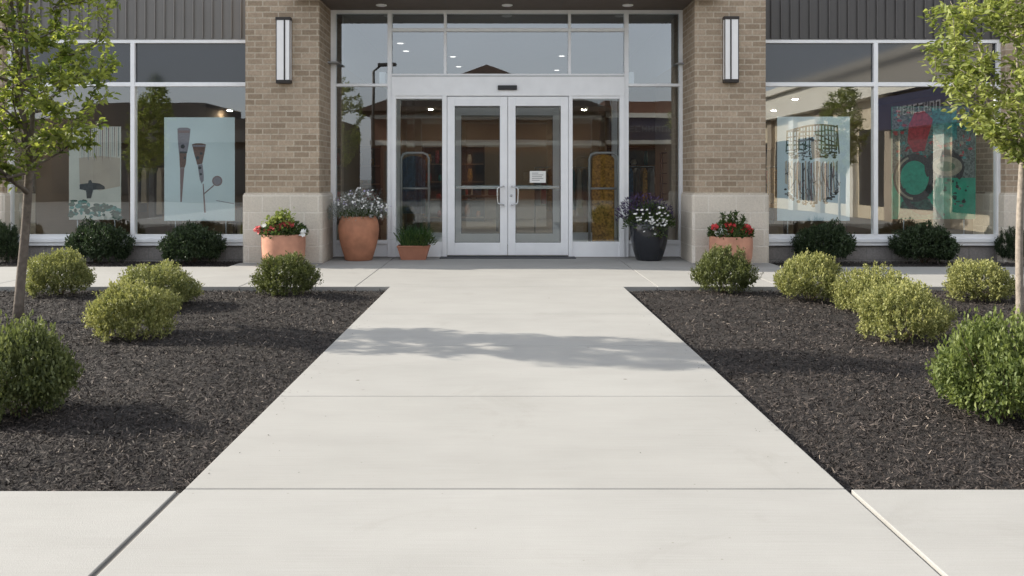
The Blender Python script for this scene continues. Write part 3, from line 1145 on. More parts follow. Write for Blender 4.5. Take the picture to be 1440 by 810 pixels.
PTEAL = C_('poster_teal', (0.05, 0.22, 0.20), var=0.6, scale=24)
PRED = C_('poster_red', (0.34, 0.04, 0.045), var=0.4, scale=26)
PMOT = C_('poster_mottle', (0.12, 0.14, 0.12), var=0.8, scale=40)
PDGRN = C_('poster_dark_green', (0.03, 0.085, 0.06), var=0.6, scale=24)
PTAN = C_('poster_tan', (0.30, 0.27, 0.19), var=0.3, scale=14)


def poster(px0, px1, py0, py1, Y, mat, label, legs=True):
    a, b = P(px0, py0, Y), P(px1, py1, Y)
    t = empty('window_poster', ((a.x + b.x) / 2, Y, 0), label, 'poster', 'large posters behind the shop windows')
    m = MB()
    m.box(a.x, b.x, Y, Y + 0.012, b.z, a.z)
    m.build('poster_panel', mat, t)
    if legs:
        for x in (a.x + (b.x - a.x) * 0.15, b.x - (b.x - a.x) * 0.13):
            l = MB()
            l.tube([(x, Y + 0.025, 0), (x, Y + 0.025, b.z + 0.3)], 0.01, 8)
            l.build('stand_leg', M_ALU2, t)
    return t


# 1: tapered brushes on pale blue
Y = YP_ + 0.01
t = poster(231, 330, 165, 310.5, Y, PB, 'pale blue poster of tapering brush shapes in the left shop window')
a = MB()
flat(a, [(249.5, 181), (253, 179.5), (264, 179.5), (268, 181.5), (266.5, 196), (263.5, 214.5), (251.5, 214.5), (250, 196)], Y, 0.0012, 0)
flat(a, [(252, 214.8), (262.6, 214.8), (261.5, 230), (259.5, 236), (253, 236)], Y, 0.0012, 1)
flat(a, [(253.2, 236.3), (259.3, 236.3), (255.6, 284), (253.6, 284)], Y, 0.0012, 2)
flat(a, [(250.5, 183.5), (266.5, 183.5), (266.3, 187), (250.7, 187)], Y, 0.0018, 2)
flat(a, [(252.5, 213), (263, 213), (263, 215.5), (252.5, 215.5)], Y, 0.0018, 3)
flat(a, [(270, 203), (275, 201.5), (284, 201.5), (289.5, 203), (288, 213), (284.5, 230), (277.5, 232), (273, 216)], Y, 0.0012, 1)
flat(a, [(271, 203.8), (288.6, 203.8), (288.3, 206.5), (271.5, 206.5)], Y, 0.0018, 0)
flat(a, [(278, 232.3), (284.8, 230.5), (286.5, 246), (286.5, 254), (283.5, 258.5), (280.8, 252)], Y, 0.0012, 0)
for c, rr_ in (((281, 236), 2.2), ((282.5, 245), 1.8), ((278, 222), 2.5), ((283, 216), 2.0), ((257, 206), 3.0), ((260, 222), 1.8)):
    disc(a, c, rr_, rr_, Y, 0.0018, 3, 12)
flat(a, [(285, 258.5), (286.4, 258.5), (289.5, 299), (287, 299)], Y, 0.0012, 2)
line(a, (287, 272.5), (301, 260.5), 1.6, Y, 0.0012, 2)
disc(a, (305.5, 254.5), 7.2, 7.2, Y, 0.0012, 2)
disc(a, (305.5, 254.5), 5.6, 5.6, Y, 0.0017, 0)
line(a, (304, 282), (329, 286.5), 1.0, Y, 0.0012, 0)
a.build('printed_picture', [PLIL, PBRN, PROSE, PDK], t)

# 2: lattice and striped bowl
t = poster(1093, 1195, 164, 310.5, Y, PB2, 'ice blue poster of a dark lattice over a striped bowl in the right shop window')
a = MB()
r2 = random.Random(3)
top_ = lambda x: 186 - 9.5 * math.sin(math.pi * min(1, max(0, (x - 1106) / 95)))
for i in range(17):
    x = 1107 + i * 4.4
    line(a, (x, top_(x)), (x + r2.uniform(-3, 3), 211 + r2.uniform(0, 6)), r2.uniform(0.8, 2.6), Y, 0.0012, r2.choice((0, 0, 1, 4)))
for yy in (185, 192, 198, 204, 210, 215):
    xp = 1106
    while xp < 1176:
        xn = xp + r2.uniform(6, 16)
        line(a, (xp, yy + r2.uniform(-2, 2) - (2 if xp > 1130 else 0)), (min(xn, 1178), yy + r2.uniform(-2, 2)), r2.uniform(1.2, 3.2), Y, 0.0015, r2.choice((0, 0, 1, 4)))
        xp = xn
pv = None
for i in range(25):
    x = 1106 + i * 3
    c = (x, top_(x) - 1)
    if pv:
        line(a, pv, c, 2.2, Y, 0.0018, 0)
    pv = c
line(a, (1177, 176), (1180, 216), 2.0, Y, 0.0018, 0)
flat(a, [(1140, 200), (1146, 198), (1148, 222), (1142, 224)], Y, 0.002, 2)
for i in range(60):
    disc(a, (r2.uniform(1106, 1178), 219 + r2.gauss(0, 3.2)), r2.uniform(1, 3.2), r2.uniform(0.8, 2.2), Y, 0.0014, r2.choice((1, 1, 0, 4)), 7)
for i in range(19):
    x = 1104 + i * 3.95
    u = (x - 1141) / 38
    yb_ = 256 + 33 * math.sqrt(max(0, 1 - u * u))
    flat(a, [(x, 228 + r2.uniform(-3, 3)), (x + r2.uniform(2.2, 3.6), 228 + r2.uniform(-3, 3)), (x + r2.uniform(2.2, 3.4), yb_ - 4), (x, yb_ - 4 + r2.uniform(-3, 3))], Y, 0.0012, (2, 0, 2, 1, 3)[i % 5])
    for k in range(3):
        line(a, (x, r2.uniform(232, yb_ - 4)), (x + r2.uniform(2, 7), r2.uniform(232, yb_ - 4)), r2.uniform(0.6, 1.5), Y, 0.0017, r2.choice((0, 1, 3)))
for i in range(46):
    th = r2.uniform(15, 165)
    disc(a, (1141 + 38 * math.cos(R(th)), 258 + 29 * math.sin(R(th)) + r2.gauss(0, 1.5)), r2.uniform(1, 3.4), r2.uniform(0.8, 2.4), Y, 0.002, r2.choice((0, 0, 1)), 7)
a.build('printed_picture', [PDK, PGREY, PCREAM, PROSE, PDGRN], t)

# 3: green poster with loops
t = poster(1254, 1372, 150, 308, Y + 0.05, PGREEN, 'green and red abstract poster with dark loops behind the right window near the tree')
Yg = Y + 0.05
a = MB()
flat(a, [(1254.5, 150.5), (1371.5, 150.5), (1371.5, 250), (1318, 250), (1302, 224), (1270, 220), (1254.5, 246)], Yg, 0.0011, 1)
r3 = random.Random(5)
for i in range(230):
    disc(a, (r3.uniform(1259, 1367), r3.uniform(155, 222)), r3.uniform(1.2, 4), r3.uniform(1, 3), Yg, 0.0013 + 0.00002 * i % 0.0004, r3.choice((1, 3, 3, 2, 6, 5)), 6)
flat(a, [(1278, 176), (1286, 158), (1300, 156), (1312, 168), (1304, 196), (1300, 212), (1284, 214), (1276, 200)], Yg, 0.0019, 2)
flat(a, [(1310, 152), (1345, 154), (1346, 196), (1322, 204), (1312, 186)], Yg, 0.0019, 3)
disc(a, (1284, 250), 20, 24, Yg, 0.0019, 8)
ring(a, (1286, 250), 30, 34, 10, Yg, 0.0021, 4)
ring(a, (1286, 250), 27, 31, 3, Yg, 0.0024, 6, 95, 250)
ring(a, (1300, 262), 34, 40, 7, Yg, 0.0022, 4, 60, 175)
ring(a, (1328, 236), 28, 26, 8, Yg, 0.0022, 4, 150, 400)
disc(a, (1332, 234), 21, 14, Yg, 0.0024, 6)
disc(a, (1330, 234), 13, 7, Yg, 0.0027, 7)
flat(a, [(1296, 262), (1306, 258), (1342, 296), (1332, 304)], Yg, 0.0021, 8)
flat(a, [(1268, 284), (1300, 272), (1326, 307.5), (1262, 307.5)], Yg, 0.0016, 5)
for i in range(40):
    disc(a, (r3.uniform(1300, 1366), r3.uniform(252, 303)), r3.uniform(1, 4), r3.uniform(1, 3), Yg, 0.0017, r3.choice((1, 4, 5, 5)), 6)
a.build('printed_picture', [PGREEN, PMOT, PRED, PTEAL, C_('poster_bark', (0.045, 0.04, 0.036), var=0.5, scale=40), PDGRN, PTAN, C_('poster_moss', (0.10, 0.16, 0.09), var=0.3, scale=20), C_('poster_jade', (0.02, 0.30, 0.19), var=0.2, scale=20)], t)

# 0: pale striped poster behind the left tree
t = poster(97, 170, 178, 309, Y + 0.08, PPALE, 'pale striped poster with green foot behind the left tree in the window')
Yg = Y + 0.08
a = MB()
r4 = random.Random(9)
for i in range(20):
    x = 112 + i * 2.85
    flat(a, [(x, 178.6), (x + r4.uniform(0.6, 1.9), 178.6), (x + r4.uniform(0.6, 1.9), 221 + r4.uniform(-4, 10)), (x, 221)], Yg, 0.0012, (0, 1, 3)[i % 3])
flat(a, [(111, 222), (140, 219), (169, 222), (169, 262), (140, 268), (112, 258)], Yg, 0.0010, 4)
flat(a, [(112, 259), (124, 257.5), (124.5, 254), (128, 253), (130, 257), (140, 258), (147, 262), (147.5, 266), (131, 267), (128, 279), (122, 279), (121, 268), (112, 266)], Yg, 0.0016, 5)
for i in range(70):
    x = r4.uniform(99, 168)
    disc(a, (x, r4.uniform(288, 307) - 8 * math.exp(-((x - 112) / 14) ** 2)), r4.uniform(2, 6), r4.uniform(1.5, 4), Yg, 0.0013 + (i % 9) * 0.0001, r4.choice((2, 2, 6)), 7)
a.build('printed_picture', [PCREAM, PGREY, PDGRN, PROSE, C_('poster_blush', (0.52, 0.44, 0.36), var=0.08, scale=4), PDK, PTEAL], t)


# ------------------------------------------------------------------ things inside the shop
def display_panel(x0, x1, y, z0, z1, mat, label, cat='display', round_top=False):
    t = empty('display_board', ((x0 + x1) / 2, y, 0), label, cat)
    m = MB()
    if round_top:
        pts = [(x0, z0), (x1, z0)]
        cx, w = (x0 + x1) / 2, (x1 - x0) / 2
        pts += [(cx + w * math.cos(R(a)), z1 - w * 0.5 + w * 0.5 * math.sin(R(a))) for a in range(0, 181, 15)]
        m.prism(pts, y, y + 0.06)
    else:
        m.box(x0, x1, y, y + 0.06, z0, z1)
    m.build('board', mat, t, bevel=0.01)
    m = MB()
    m.box(x0 + 0.05, x1 - 0.05, y - 0.12, y + 0.2, 0, z0)
    m.build('foot', M_DKWOOD, t)


display_panel(X(566, 17.2), X(598, 17.2), 17.2, 0.55, Z(219, 17.2), M_NAVY, 'navy blue rounded display board inside left of the doors', round_top=True)
display_panel(X(833, 15.1), X(864, 15.1), 15.1, 0.10, Z(217, 15.1), M_OCHRE, 'ochre woven display board inside right of the doors', round_top=True)


COLN = {'cream_fabric': 'cream', 'red_fabric': 'red', 'teal_fabric': 'teal', 'grey_fabric': 'grey', 'navy_fabric': 'navy', 'ochre_weave': 'ochre', 'shop_dark_wood': 'dark brown', 'terracotta': 'terracotta'}


def table(x, y, w, dpt, h, label, items):
    t = empty('display_table', (x, y, 0), label, 'table', 'display tables inside the shop')
    m = MB()
    m.box(x - w / 2, x + w / 2, y - dpt / 2, y + dpt / 2, h - 0.05, h)
    m.build('table_top', M_WOOD, t)
    for sx in (-1, 1):
        for sy in (-1, 1):
            l = MB()
            cx, cy = x + sx * (w / 2 - 0.06), y + sy * (dpt / 2 - 0.06)
            l.box(cx - 0.03, cx + 0.03, cy - 0.03, cy + 0.03, 0, h - 0.05)
            l.build('leg', M_DKWOOD, t)
    for i in range(items):
        ww = random.uniform(0.16, 0.26)
        hh = random.uniform(0.06, 0.28)
        cx = x - w / 2 + (i + 0.5) * w / items
        b = MB()
        b.box(cx - ww / 2, cx + ww / 2, y - 0.15, y + 0.12, h + 0.001, h + hh)
        mt = random.choice([M_CREAM, M_REDF, M_TEALF, M_GREYF, M_NAVY, M_OCHRE])
        o = b.build('folded_goods', mt, None, at=(cx, y, h), bevel=0.02)
        tag(o, COLN[mt.name] + ' folded cloth on the ' + label.replace('wooden ', ''), 'goods', 'folded goods on the shop tables')


def rack(x, y, n, w, label):
    t = empty('clothes_rack', (x, y, 0), label, 'clothes rack', 'clothes racks inside the shop')
    m = MB()
    m.tube([(x - w / 2, y, 0), (x - w / 2, y, 1.5), (x + w / 2, y, 1.5), (x + w / 2, y, 0)], 0.018, 8)
    m.build('rail', M_CHROME, t)
    for i in range(n):
        cx = x - w / 2 + (i + 0.5) * w / n
        hw, ln = 0.045, random.uniform(0.65, 1.0)
        b = MB()
        b.prism([(cx - 0.01, 1.47), (cx + 0.01, 1.47), (cx + hw, 1.38), (cx + hw * 1.2, 1.45 - ln), (cx - hw * 1.2, 1.45 - ln), (cx - hw, 1.38)], y - 0.2, y + 0.2)
        mt = random.choice([M_CREAM, M_REDF, M_TEALF, M_GREYF, M_NAVY, M_OCHRE, M_DKWOOD])
        o = b.build('garment', mt, None, at=(cx, y, 1.47), bevel=0.02)
        tag(o, COLN[mt.name] + ' garment hanging on the ' + label, 'garment', 'garments on the shop racks')


def shelf_unit(x, y, w, h, label):
    t = empty('shelf_unit', (x, y, 0), label, 'shelf', 'shelf units inside the shop')
    m = MB()
    m.box(x - w / 2, x - w / 2 + 0.03, y, y + 0.4, 0, h)
    m.box(x + w / 2 - 0.03, x + w / 2, y, y + 0.4, 0, h)
    m.box(x - w / 2 + 0.03, x + w / 2 - 0.03, y + 0.37, y + 0.4, 0, h)
    m.build('shelf_case', M_DKWOOD, t)
    k = 4
    for i in range(k + 1):
        s_ = MB()
        zz = 0.1 + i * (h - 0.15) / k
        s_.box(x - w / 2 + 0.031, x + w / 2 - 0.031, y, y + 0.369, zz, zz + 0.03)
        s_.build('shelf', M_WOOD, t)
        if i == k:
            break
        xx = x - w / 2 + 0.08
        while xx < x + w / 2 - 0.25:
            ww, hh = random.uniform(0.1, 0.2), random.uniform(0.12, (h - 0.2) / k - 0.08)
            b = MB()
            b.lathe(xx + ww / 2, y + 0.16, [(ww * 0.32, zz + 0.031), (ww * 0.48, zz + 0.03 + hh * 0.4), (ww * 0.3, zz + 0.03 + hh)], 12)
            mt = random.choice([M_CREAM, M_REDF, M_TEALF, M_GREYF, M_OCHRE, M_TERRA])
            o = b.build('vase', mt, None, at=(xx + ww / 2, y + 0.16, zz + 0.03))
            tag(o, 'small ' + COLN[mt.name] + ' vase on the ' + label.replace(' with vases', ''), 'vase', 'vases on the shop shelves')
            xx += ww + random.uniform(0.06, 0.2)


table(-5.4, 15.6, 1.3, 0.6, 0.75, 'wooden display table behind the left window', 4)
table(-3.2, 17.5, 1.4, 0.7, 0.8, 'wooden display table left of the inner doors', 4)
table(-0.6, 20.5, 1.1, 0.7, 0.85, 'wooden display table seen through the left door', 3)
table(4.9, 16.4, 1.4, 0.7, 0.78, 'wooden display table behind the right window', 4)
rack(1.35, 19.5, 9, 1.2, 'clothes rack seen through the right door')
rack(2.6, 17.4, 7, 1.0, 'clothes rack right of the inner doors')
rack(-6.6, 16.8, 8, 1.2, 'clothes rack behind the striped poster')
rack(6.3, 17.6, 10, 1.6, 'clothes rack behind the green poster')
shelf_unit(-4.2, 22.5, 2.0, 2.1, 'shelf unit with vases deep behind the left window')
shelf_unit(-1.4, 24.5, 1.8, 2.2, 'shelf unit with vases deep behind the left door')
shelf_unit(3.6, 22.0, 1.8, 2.1, 'shelf unit with vases deep behind the right sidelight')
shelf_unit(6.4, 23.5, 2.2, 2.1, 'shelf unit with vases deep behind the right window')


# dark wire trellis with a pale finial inside the right side pane
t = empty('wire_plant_tower', (2.62, 14.6, 0), 'dark wire plant tower standing inside the right side pane', 'plant stand')
m = MB()
zt = Z(215, 14.6)
xa, xb = X(930, 14.6), X(949, 14.6)
for x in (xa, xb):
    for yy in (14.5, 14.7):
        m.tube([(x, yy, 0), (x, yy, zt)], 0.008, 6)
for i in range(9):
    z = 0.3 + i * (zt - 0.3) / 8
    m.tube([(xa, 14.5, z), (xb, 14.5, z), (xb, 14.7, z), (xa, 14.7, z), (xa, 14.5, z)], 0.006, 6)
m.build('wire_frame', M_BLACK, t)
m = MB()
m.lathe((xa + xb) / 2, 14.6, [(0.02, zt + .002), (0.05, zt + 0.06), (0.03, zt + 0.13), (0.008, zt + 0.17)], 14)
m.build('finial', M_CREAM, t)

# ------------------------------------------------------------------ shrubs
def shrub_mesh(name, seed, rx, ry, h, sprigs, per, leaf, wid, mat, spread=0.055, lumps=0.10, flat_=0.9):
    """dome of leafy sprigs in local space, base at z=0"""
    r = np.random.default_rng(seed)
    n = sprigs
    # directions over a dome reaching below its equator
    zc = r.uniform(-0.55, 1.0, n)
    th = r.uniform(0, 2 * math.pi, n)
    s_ = np.sqrt(1 - zc ** 2)
    dv = np.stack([s_ * np.cos(th), s_ * np.sin(th), zc], -1)
    lump = 1 + lumps * (np.sin(dv[:, 0] * 5 + seed) * np.cos(dv[:, 1] * 4.3 + seed * 2) + 0.7 * np.sin(dv[:, 2] * 6 + dv[:, 0] * 3 + seed * 3))
    rad = lump * np.where(r.random(n) < 0.72, r.uniform(0.86, 1.0, n), r.uniform(0.5, 0.86, n))
    rad = rad + (r.random(n) < 0.08) * r.uniform(0.03, 0.15, n)
    c0 = h * 0.42
    base = np.stack([dv[:, 0] * rx * rad, dv[:, 1] * ry * rad, c0 + dv[:, 2] * np.where(dv[:, 2] > 0, h - c0, c0 * 1.15) * rad], -1)
    base[:, 2] = np.maximum(base[:, 2], 0.015)
    grow = unit(dv * 0.9 + np.array([0, 0, 0.75]) + r.normal(0, 0.35, (n, 3)))
    k = per
    tt = np.tile(np.linspace(0.0, 1, k), n)
    b = np.repeat(base, k, 0) + np.repeat(grow, k, 0) * (tt[:, None] - 0.75) * spread * 1.5
    g_ = np.repeat(grow, k, 0)
    dirs = unit(g_ * (0.35 + tt[:, None] * 0.7) + r.normal(0, 0.75, (n * k, 3)))
    b = b + r.normal(0, spread * 0.16, (n * k, 3))
    b[:, 2] = np.maximum(b[:, 2], 0.01)
    dirs[:, 2] = np.where(b[:, 2] < 0.03, np.abs(dirs[:, 2]), dirs[:, 2])
    # young leaves at sprig tips are paler
    per_sprig = np.repeat(r.uniform(0, 0.42, n), k)
    rv = np.clip(per_sprig + tt * 0.28 + r.uniform(0, 0.34, n * k), 0, 1)
    return leaves(name, b, dirs, leaf, wid, mat, rv, r=r)


def stems_mesh(name, seed, rx, ry, h):
    r = random.Random(seed)
    m = MB()
    for i in range(11):
        a = r.uniform(0, 2 * math.pi)
        q = r.uniform(0.3, 0.8)
        p1 = (rx * q * math.cos(a) * .5, ry * q * math.sin(a) * .5, h * 0.35)
        p2 = (rx * q * math.cos(a), ry * q * math.sin(a), h * r.uniform(0.6, 0.85))
        m.tube([(0.03 * math.cos(a), 0.03 * math.sin(a), -0.04), p1, p2], [0.011, 0.008, 0.003], 5)
    me = bpy.data.meshes.new(name)
    me.from_pydata(m.v, [], m.f)
    me.materials.append(M_STEM)
    return me


def shrub(px, hw, ytop, ybase, meshes, label, group, rz=0.0, dz=-0.03, deep=1.0):
    """place a shrub: centre column, half width, top and base rows in photo pixels"""
    Y0 = 1560 / (ybase - 248)
    c = P(px, ybase, Y0)
    Yc = Y0 + hw / 1200 * Y0 * 0.55
    hwm = hw / 1200 * Yc
    hm = 1.3 - (ytop - 248) / 1200 * Yc
    cx = (px - 706) / 1200 * Yc
    t = empty('shrub', (cx, Yc, dz), label, 'shrub', group)
    fm, sm = meshes
    for nm, me in (('foliage', fm), ('stem', sm)):
        o = bpy.data.objects.new(nm, me)
        COL.objects.link(o)
        o.parent = t
    t.scale = (hwm, hwm * deep, hm - dz)
    t.rotation_euler = (0.05 * math.sin(px), 0.06 * math.cos(px * 1.7), rz)
    return t


def kind(seed, mat, sprigs=1150, per=14, leaf=0.058, wid=0.034, lumps=0.12, spread=0.105):
    # unit shrub: radius 1, height 1 (scaled on placing)
    return (shrub_mesh('shrub_foliage', seed, 0.93, 0.93, 0.95, sprigs, per, leaf, wid, mat, spread=spread, lumps=lumps), stems_mesh('shrub_stem', seed, 0.93, 0.93, 0.95))


GOLD = [kind(21, M_LEAF_GOLD), kind(22, M_LEAF_GOLD), kind(23, M_LEAF_GOLD2), kind(24, M_LEAF_GOLD), kind(25, M_LEAF_GOLD2), kind(26, M_LEAF_GOLD, 950), kind(27, M_LEAF_GOLD, 1000)]
DARK = [kind(31, M_LEAF_DARK), kind(32, M_LEAF_DARK)]
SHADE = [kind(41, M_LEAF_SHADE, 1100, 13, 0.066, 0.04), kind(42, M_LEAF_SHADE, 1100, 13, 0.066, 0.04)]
FRESH = [kind(51, M_LEAF_BOX, 760, 18, 0.066, 0.042, 0.17, 0.16), kind(52, M_LEAF_BOXD, 760, 18, 0.066, 0.042, 0.17, 0.16)]
G1, G2, G3 = 'golden shrubs in the mulch beds', 'dark green shrubs in the mulch beds', 'dark shrubs under the shop windows'
shrub(84, 46, 350, 416, GOLD[2], 'golden green shrub beside the left tree trunk', G1, 0.3)
shrub(222, 55, 367, 433, GOLD[4], 'golden green shrub behind another in the left bed', G1, 1.2)
shrub(186, 61, 392, 478, GOLD[0], 'golden shrub in front of another in the left bed', G1, 2.2)
shrub(1138, 48, 356, 425, GOLD[3], 'golden shrub nearest the path in the right bed', G1, 0.9)
shrub(1234, 55, 375, 441, GOLD[1], 'golden shrub half hidden behind another in the right bed', G1, 4.0)
shrub(1270, 63, 396, 483, GOLD[5], 'golden shrub in front of another in the right bed', G1, 2.6)
shrub(1378, 48, 363, 424, GOLD[6], 'golden shrub beside the right tree near the walk', G1, 5.1)
shrub(404, 46, 354, 416, DARK[0], 'dark green round shrub before the left red flower pot', G2, 0.4)
shrub(1018, 44, 348, 411, DARK[1], 'dark green round shrub before the right red flower pot', G2, 1.4)
shrub(28, 78, 446, 594, FRESH[1], 'large dark green shrub at the left edge in front of the tree', G2, 0.0)
shrub(1408, 90, 450, 598, FRESH[0], 'large bright green shrub at the right edge in front of the tree', G2, 0.8)
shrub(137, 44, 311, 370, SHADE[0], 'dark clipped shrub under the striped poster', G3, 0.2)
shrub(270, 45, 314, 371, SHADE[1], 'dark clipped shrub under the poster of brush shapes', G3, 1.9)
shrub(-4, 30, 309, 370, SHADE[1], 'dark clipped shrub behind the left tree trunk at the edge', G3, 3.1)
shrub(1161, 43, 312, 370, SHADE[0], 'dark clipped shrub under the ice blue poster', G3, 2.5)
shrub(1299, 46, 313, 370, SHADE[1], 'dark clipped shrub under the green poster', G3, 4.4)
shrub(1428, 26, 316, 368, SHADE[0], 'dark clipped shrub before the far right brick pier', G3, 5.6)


# ------------------------------------------------------------------ trees
def tree_parts(seed, fork, hgt, prof, nat, lean, leafmat, barkmat, leaf, wid, per, ysq=0.75, trunk_r=0.052):
    """local space: trunk base at the origin. prof(z) -> crown radius"""
    r = np.random.default_rng(seed)
    rp = random.Random(seed)
    nodes = []          # position, parent
    base = Vector((0, 0, -0.05))
    seg = 6
    for i in range(seg + 1):
        u = i / seg
        nodes.append([Vector((lean[0] * u * u * .4 + 0.012 * math.sin(u * 5 + seed), 0.01 * math.sin(u * 4 + seed), -0.05 + (fork + 0.05) * u)), i - 1])
    # leaders carrying the crown
    leaders = []
    for k in range(4):
        a = 2 * math.pi * (k + rp.uniform(-.2, .2)) / 4 + seed
        last = seg
        p = nodes[seg][0].copy()
        m = 7
        rr = rp.uniform(0.10, 0.34) if k else 0.03
        top = hgt * rp.uniform(0.86, 1.0) if k == 0 else fork + (hgt - fork) * rp.uniform(0.55, 0.85)
        for i in range(1, m + 1):
            u = i / m
            q = Vector((p.x + lean[0] * u + rr * math.cos(a) * u ** 0.8, p.y + lean[1] * u + rr * math.sin(a) * u ** 0.8, fork + (top - fork) * u))
            q += Vector((rp.gauss(0, .018), rp.gauss(0, .018), 0))
            nodes.append([q, last])
            last = len(nodes) - 1
    # attraction points, mostly towards the outside of the crown
    pts = []
    while len(pts) < nat:
        z = rp.uniform(fork - 0.12, hgt)
        rad = prof(z)
        if rp.random() > rad / 1.0:
            continue
        a = rp.uniform(0, 2 * math.pi)
        q = rad * math.sqrt(rp.uniform(0.10, 1.0))
        u = (z - fork) / (hgt - fork)
        x, y = q * math.cos(a), q * math.sin(a) * ysq
        # holes
        if math.sin(x * 5.1 + seed) * math.sin(y * 4.3 + seed * 1.7) * math.sin(z * 4.7 + seed * .3) > 0.2:
            continue
        pts.append(Vector((lean[0] * (0.4 + u * .6) + x, lean[1] * (0.4 + u * .6) + y, z)))
    pts.sort(key=lambda p: math.hypot(p.x - lean[0] * .6, p.y - lean[1] * .6))
    tips = []
    for p in pts:
        best, bd = None, 1e9
        for i, (q, par) in enumerate(nodes):
            if i < seg - 1:
                continue
            dd = (p - q).length
            dz = q.z - p.z
            if dz > -0.05:
                dd += (dz + 0.05) * 1.6
            if dd < bd:
                best, bd = i, dd
        q = nodes[best][0]
        ln = (p - q).length
        m = max(1, int(ln / 0.14))
        last = best
        for i in range(1, m + 1):
            u = i / m
            s_ = q.lerp(p, u) + Vector((rp.gauss(0, .012), rp.gauss(0, .012), -0.10 * ln * u * (1 - u)))
            nodes.append([s_, last])
            last = len(nodes) - 1
        tips.append(last)
    # pipe-model radii
    n = len(nodes)
    load = [0.0] * n
    has = [False] * n
    for q, par in nodes:
        if par >= 0:
            has[par] = True
    for i in range(n - 1, -1, -1):
        if not has[i]:
            load[i] = max(load[i], 1.0)
        par = nodes[i][1]
        if par >= 0:
            load[par] += load[i]
    mx = load[seg]
    rad = [max(0.0028, trunk_r * 0.86 * (l / mx) ** 0.47) for l in load]
    for i in range(seg + 1):
        rad[i] = trunk_r * (1.12 - 0.22 * i / seg) * (1.25 if i == 0 else 1)
    m = MB()
    # chains
    kids = {}
    for i, (q, par) in enumerate(nodes):
        kids.setdefault(par, []).append(i)
    start = [0]
    done = set()
    stack = [(None, 0)]
    while stack:
        par, i = stack.pop()
        chain = [i] if par is None else [par, i]
        cur = i
        while True:
            ks = kids.get(cur, [])
            if not ks:
                break
            ks = sorted(ks, key=lambda k_: -load[k_])
            for o_ in ks[1:]:
                stack.append((cur, o_))
            cur = ks[0]
            chain.append(cur)
        rr = [rad[c] for c in chain]
        if par is not None:
            rr[0] = min(rad[par], rr[1] * 1.25)
        m.tube([nodes[c][0] for c in chain], rr, 10 if par is None else 6)
    me = bpy.data.meshes.new('tree_trunk')
    me.from_pydata(m.v, [], m.f)
    me.materials.append(barkmat)
    me.polygons.foreach_set('use_smooth', [True] * len(m.f))
    # leaves along the twigs
    bs, ds, rv = [], [], []
    ok = [i for i in range(seg + 3, n) if rad[i] < 0.008]
    for i in ok:
        q, par = nodes[i]
        pq = nodes[par][0]
        t_ = (q - pq)
        if t_.length < 1e-5:
            continue
        t_ = t_.normalized()
        cl = rp.uniform(0, 0.45)
        kk = per if i not in tips else per + 4
        for j in range(kk):
            u = rp.random()
            pos = pq.lerp(q, u) + Vector((rp.gauss(0, .032), rp.gauss(0, .032), rp.gauss(0, .026)))
            dr = Vector((rp.gauss(0, .8), rp.gauss(0, .8), rp.gauss(-0.22, .45))) + t_ * 0.55
            bs.append(pos)
            ds.append(dr)
            rv.append(min(1, max(0, cl + rp.uniform(0, .55))))
    lm = leaves('tree_crown', np.array(bs), np.array(ds), leaf, wid, leafmat, np.array(rv), fold=0.18, big=True, r=r)
    print('tree leaves', len(bs), 'nodes', n)
    return me, lm


def put_tree(loc, parts, label, rz=0.0, group=None):
    t = empty('young_tree', loc, label, 'tree', group)
    for nm, me in zip(('trunk', 'crown'), parts):
        o = bpy.data.objects.new(nm, me)
        COL.objects.link(o)
        o.parent = t
    t.rotation_euler = (0, 0, rz)
    return t


def prof_l(z):
    k = [(1.3, 0.22), (1.5, 0.58), (1.8, 0.90), (2.1, 1.04), (2.45, 0.88), (2.8, 1.0), (3.3, 0.85), (3.8, 0.5), (4.1, 0.15)]
    for (a, b), (c, e) in zip(k, k[1:]):
        if a <= z <= c:
            return b + (e - b) * (z - a) / (c - a)
    return 0.2


def prof_r(z):
    k = [(1.5, 0.15), (1.75, 0.55), (2.05, 0.80), (2.3, 0.78), (2.5, 0.92), (2.75, 0.86), (3.1, 0.75), (3.6, 0.5), (4.0, 0.15)]
    for (a, b), (c, e) in zip(k, k[1:]):
        if a <= z <= c:
            return b + (e - b) * (z - a) / (c - a)
    return 0.2


TL = tree_parts(5, 1.42, 4.1, prof_l, 600, (0.24, -0.82), M_LEAF_T1, M_BARK, 0.062, 0.036, 15, ysq=0.52, trunk_r=0.040)
TR = tree_parts(8, 1.50, 4.0, prof_r, 560, (0.05, -0.10), M_LEAF_T2, M_BARK2, 0.072, 0.034, 11, trunk_r=0.031)
put_tree((-4.42, 7.82, -0.03), TL, 'young green tree with grey trunk in the left bed')
put_tree((4.70, 7.75, -0.03), TR, 'young yellow green tree with pale trunk in the right bed')
put_tree((-10.2, 3.2, -0.03), TL, 'young green tree beyond the left edge of the front pavement', 1.5)
put_tree((9.2, 3.4, -0.03), TR, 'young yellow green tree beyond the right edge of the front pavement', 2.1)

# ------------------------------------------------------------------ potted plants
def flower(mb, c, rad, r, mi=0, petals=5, tilt=None):
    """one small open flower of flat petals round a centre"""
    nrm = Vector((r.gauss(0, .45), r.gauss(-0.55, .4), r.gauss(0.7, .3))).normalized()
    u = nrm.orthogonal().normalized()
    w = nrm.cross(u)
    a0 = r.uniform(0, 6)
    for i in range(petals):
        a = a0 + 2 * math.pi * i / petals
        dd = u * math.cos(a) + w * math.sin(a)
        ss = nrm.cross(dd)
        mb.add([c, c + dd * rad * .6 + ss * rad * .38 + nrm * rad * .1, c + dd * rad + nrm * rad * .02, c + dd * rad * .6 - ss * rad * .38 + nrm * rad * .1], [(0, 1, 2, 3)], mi)


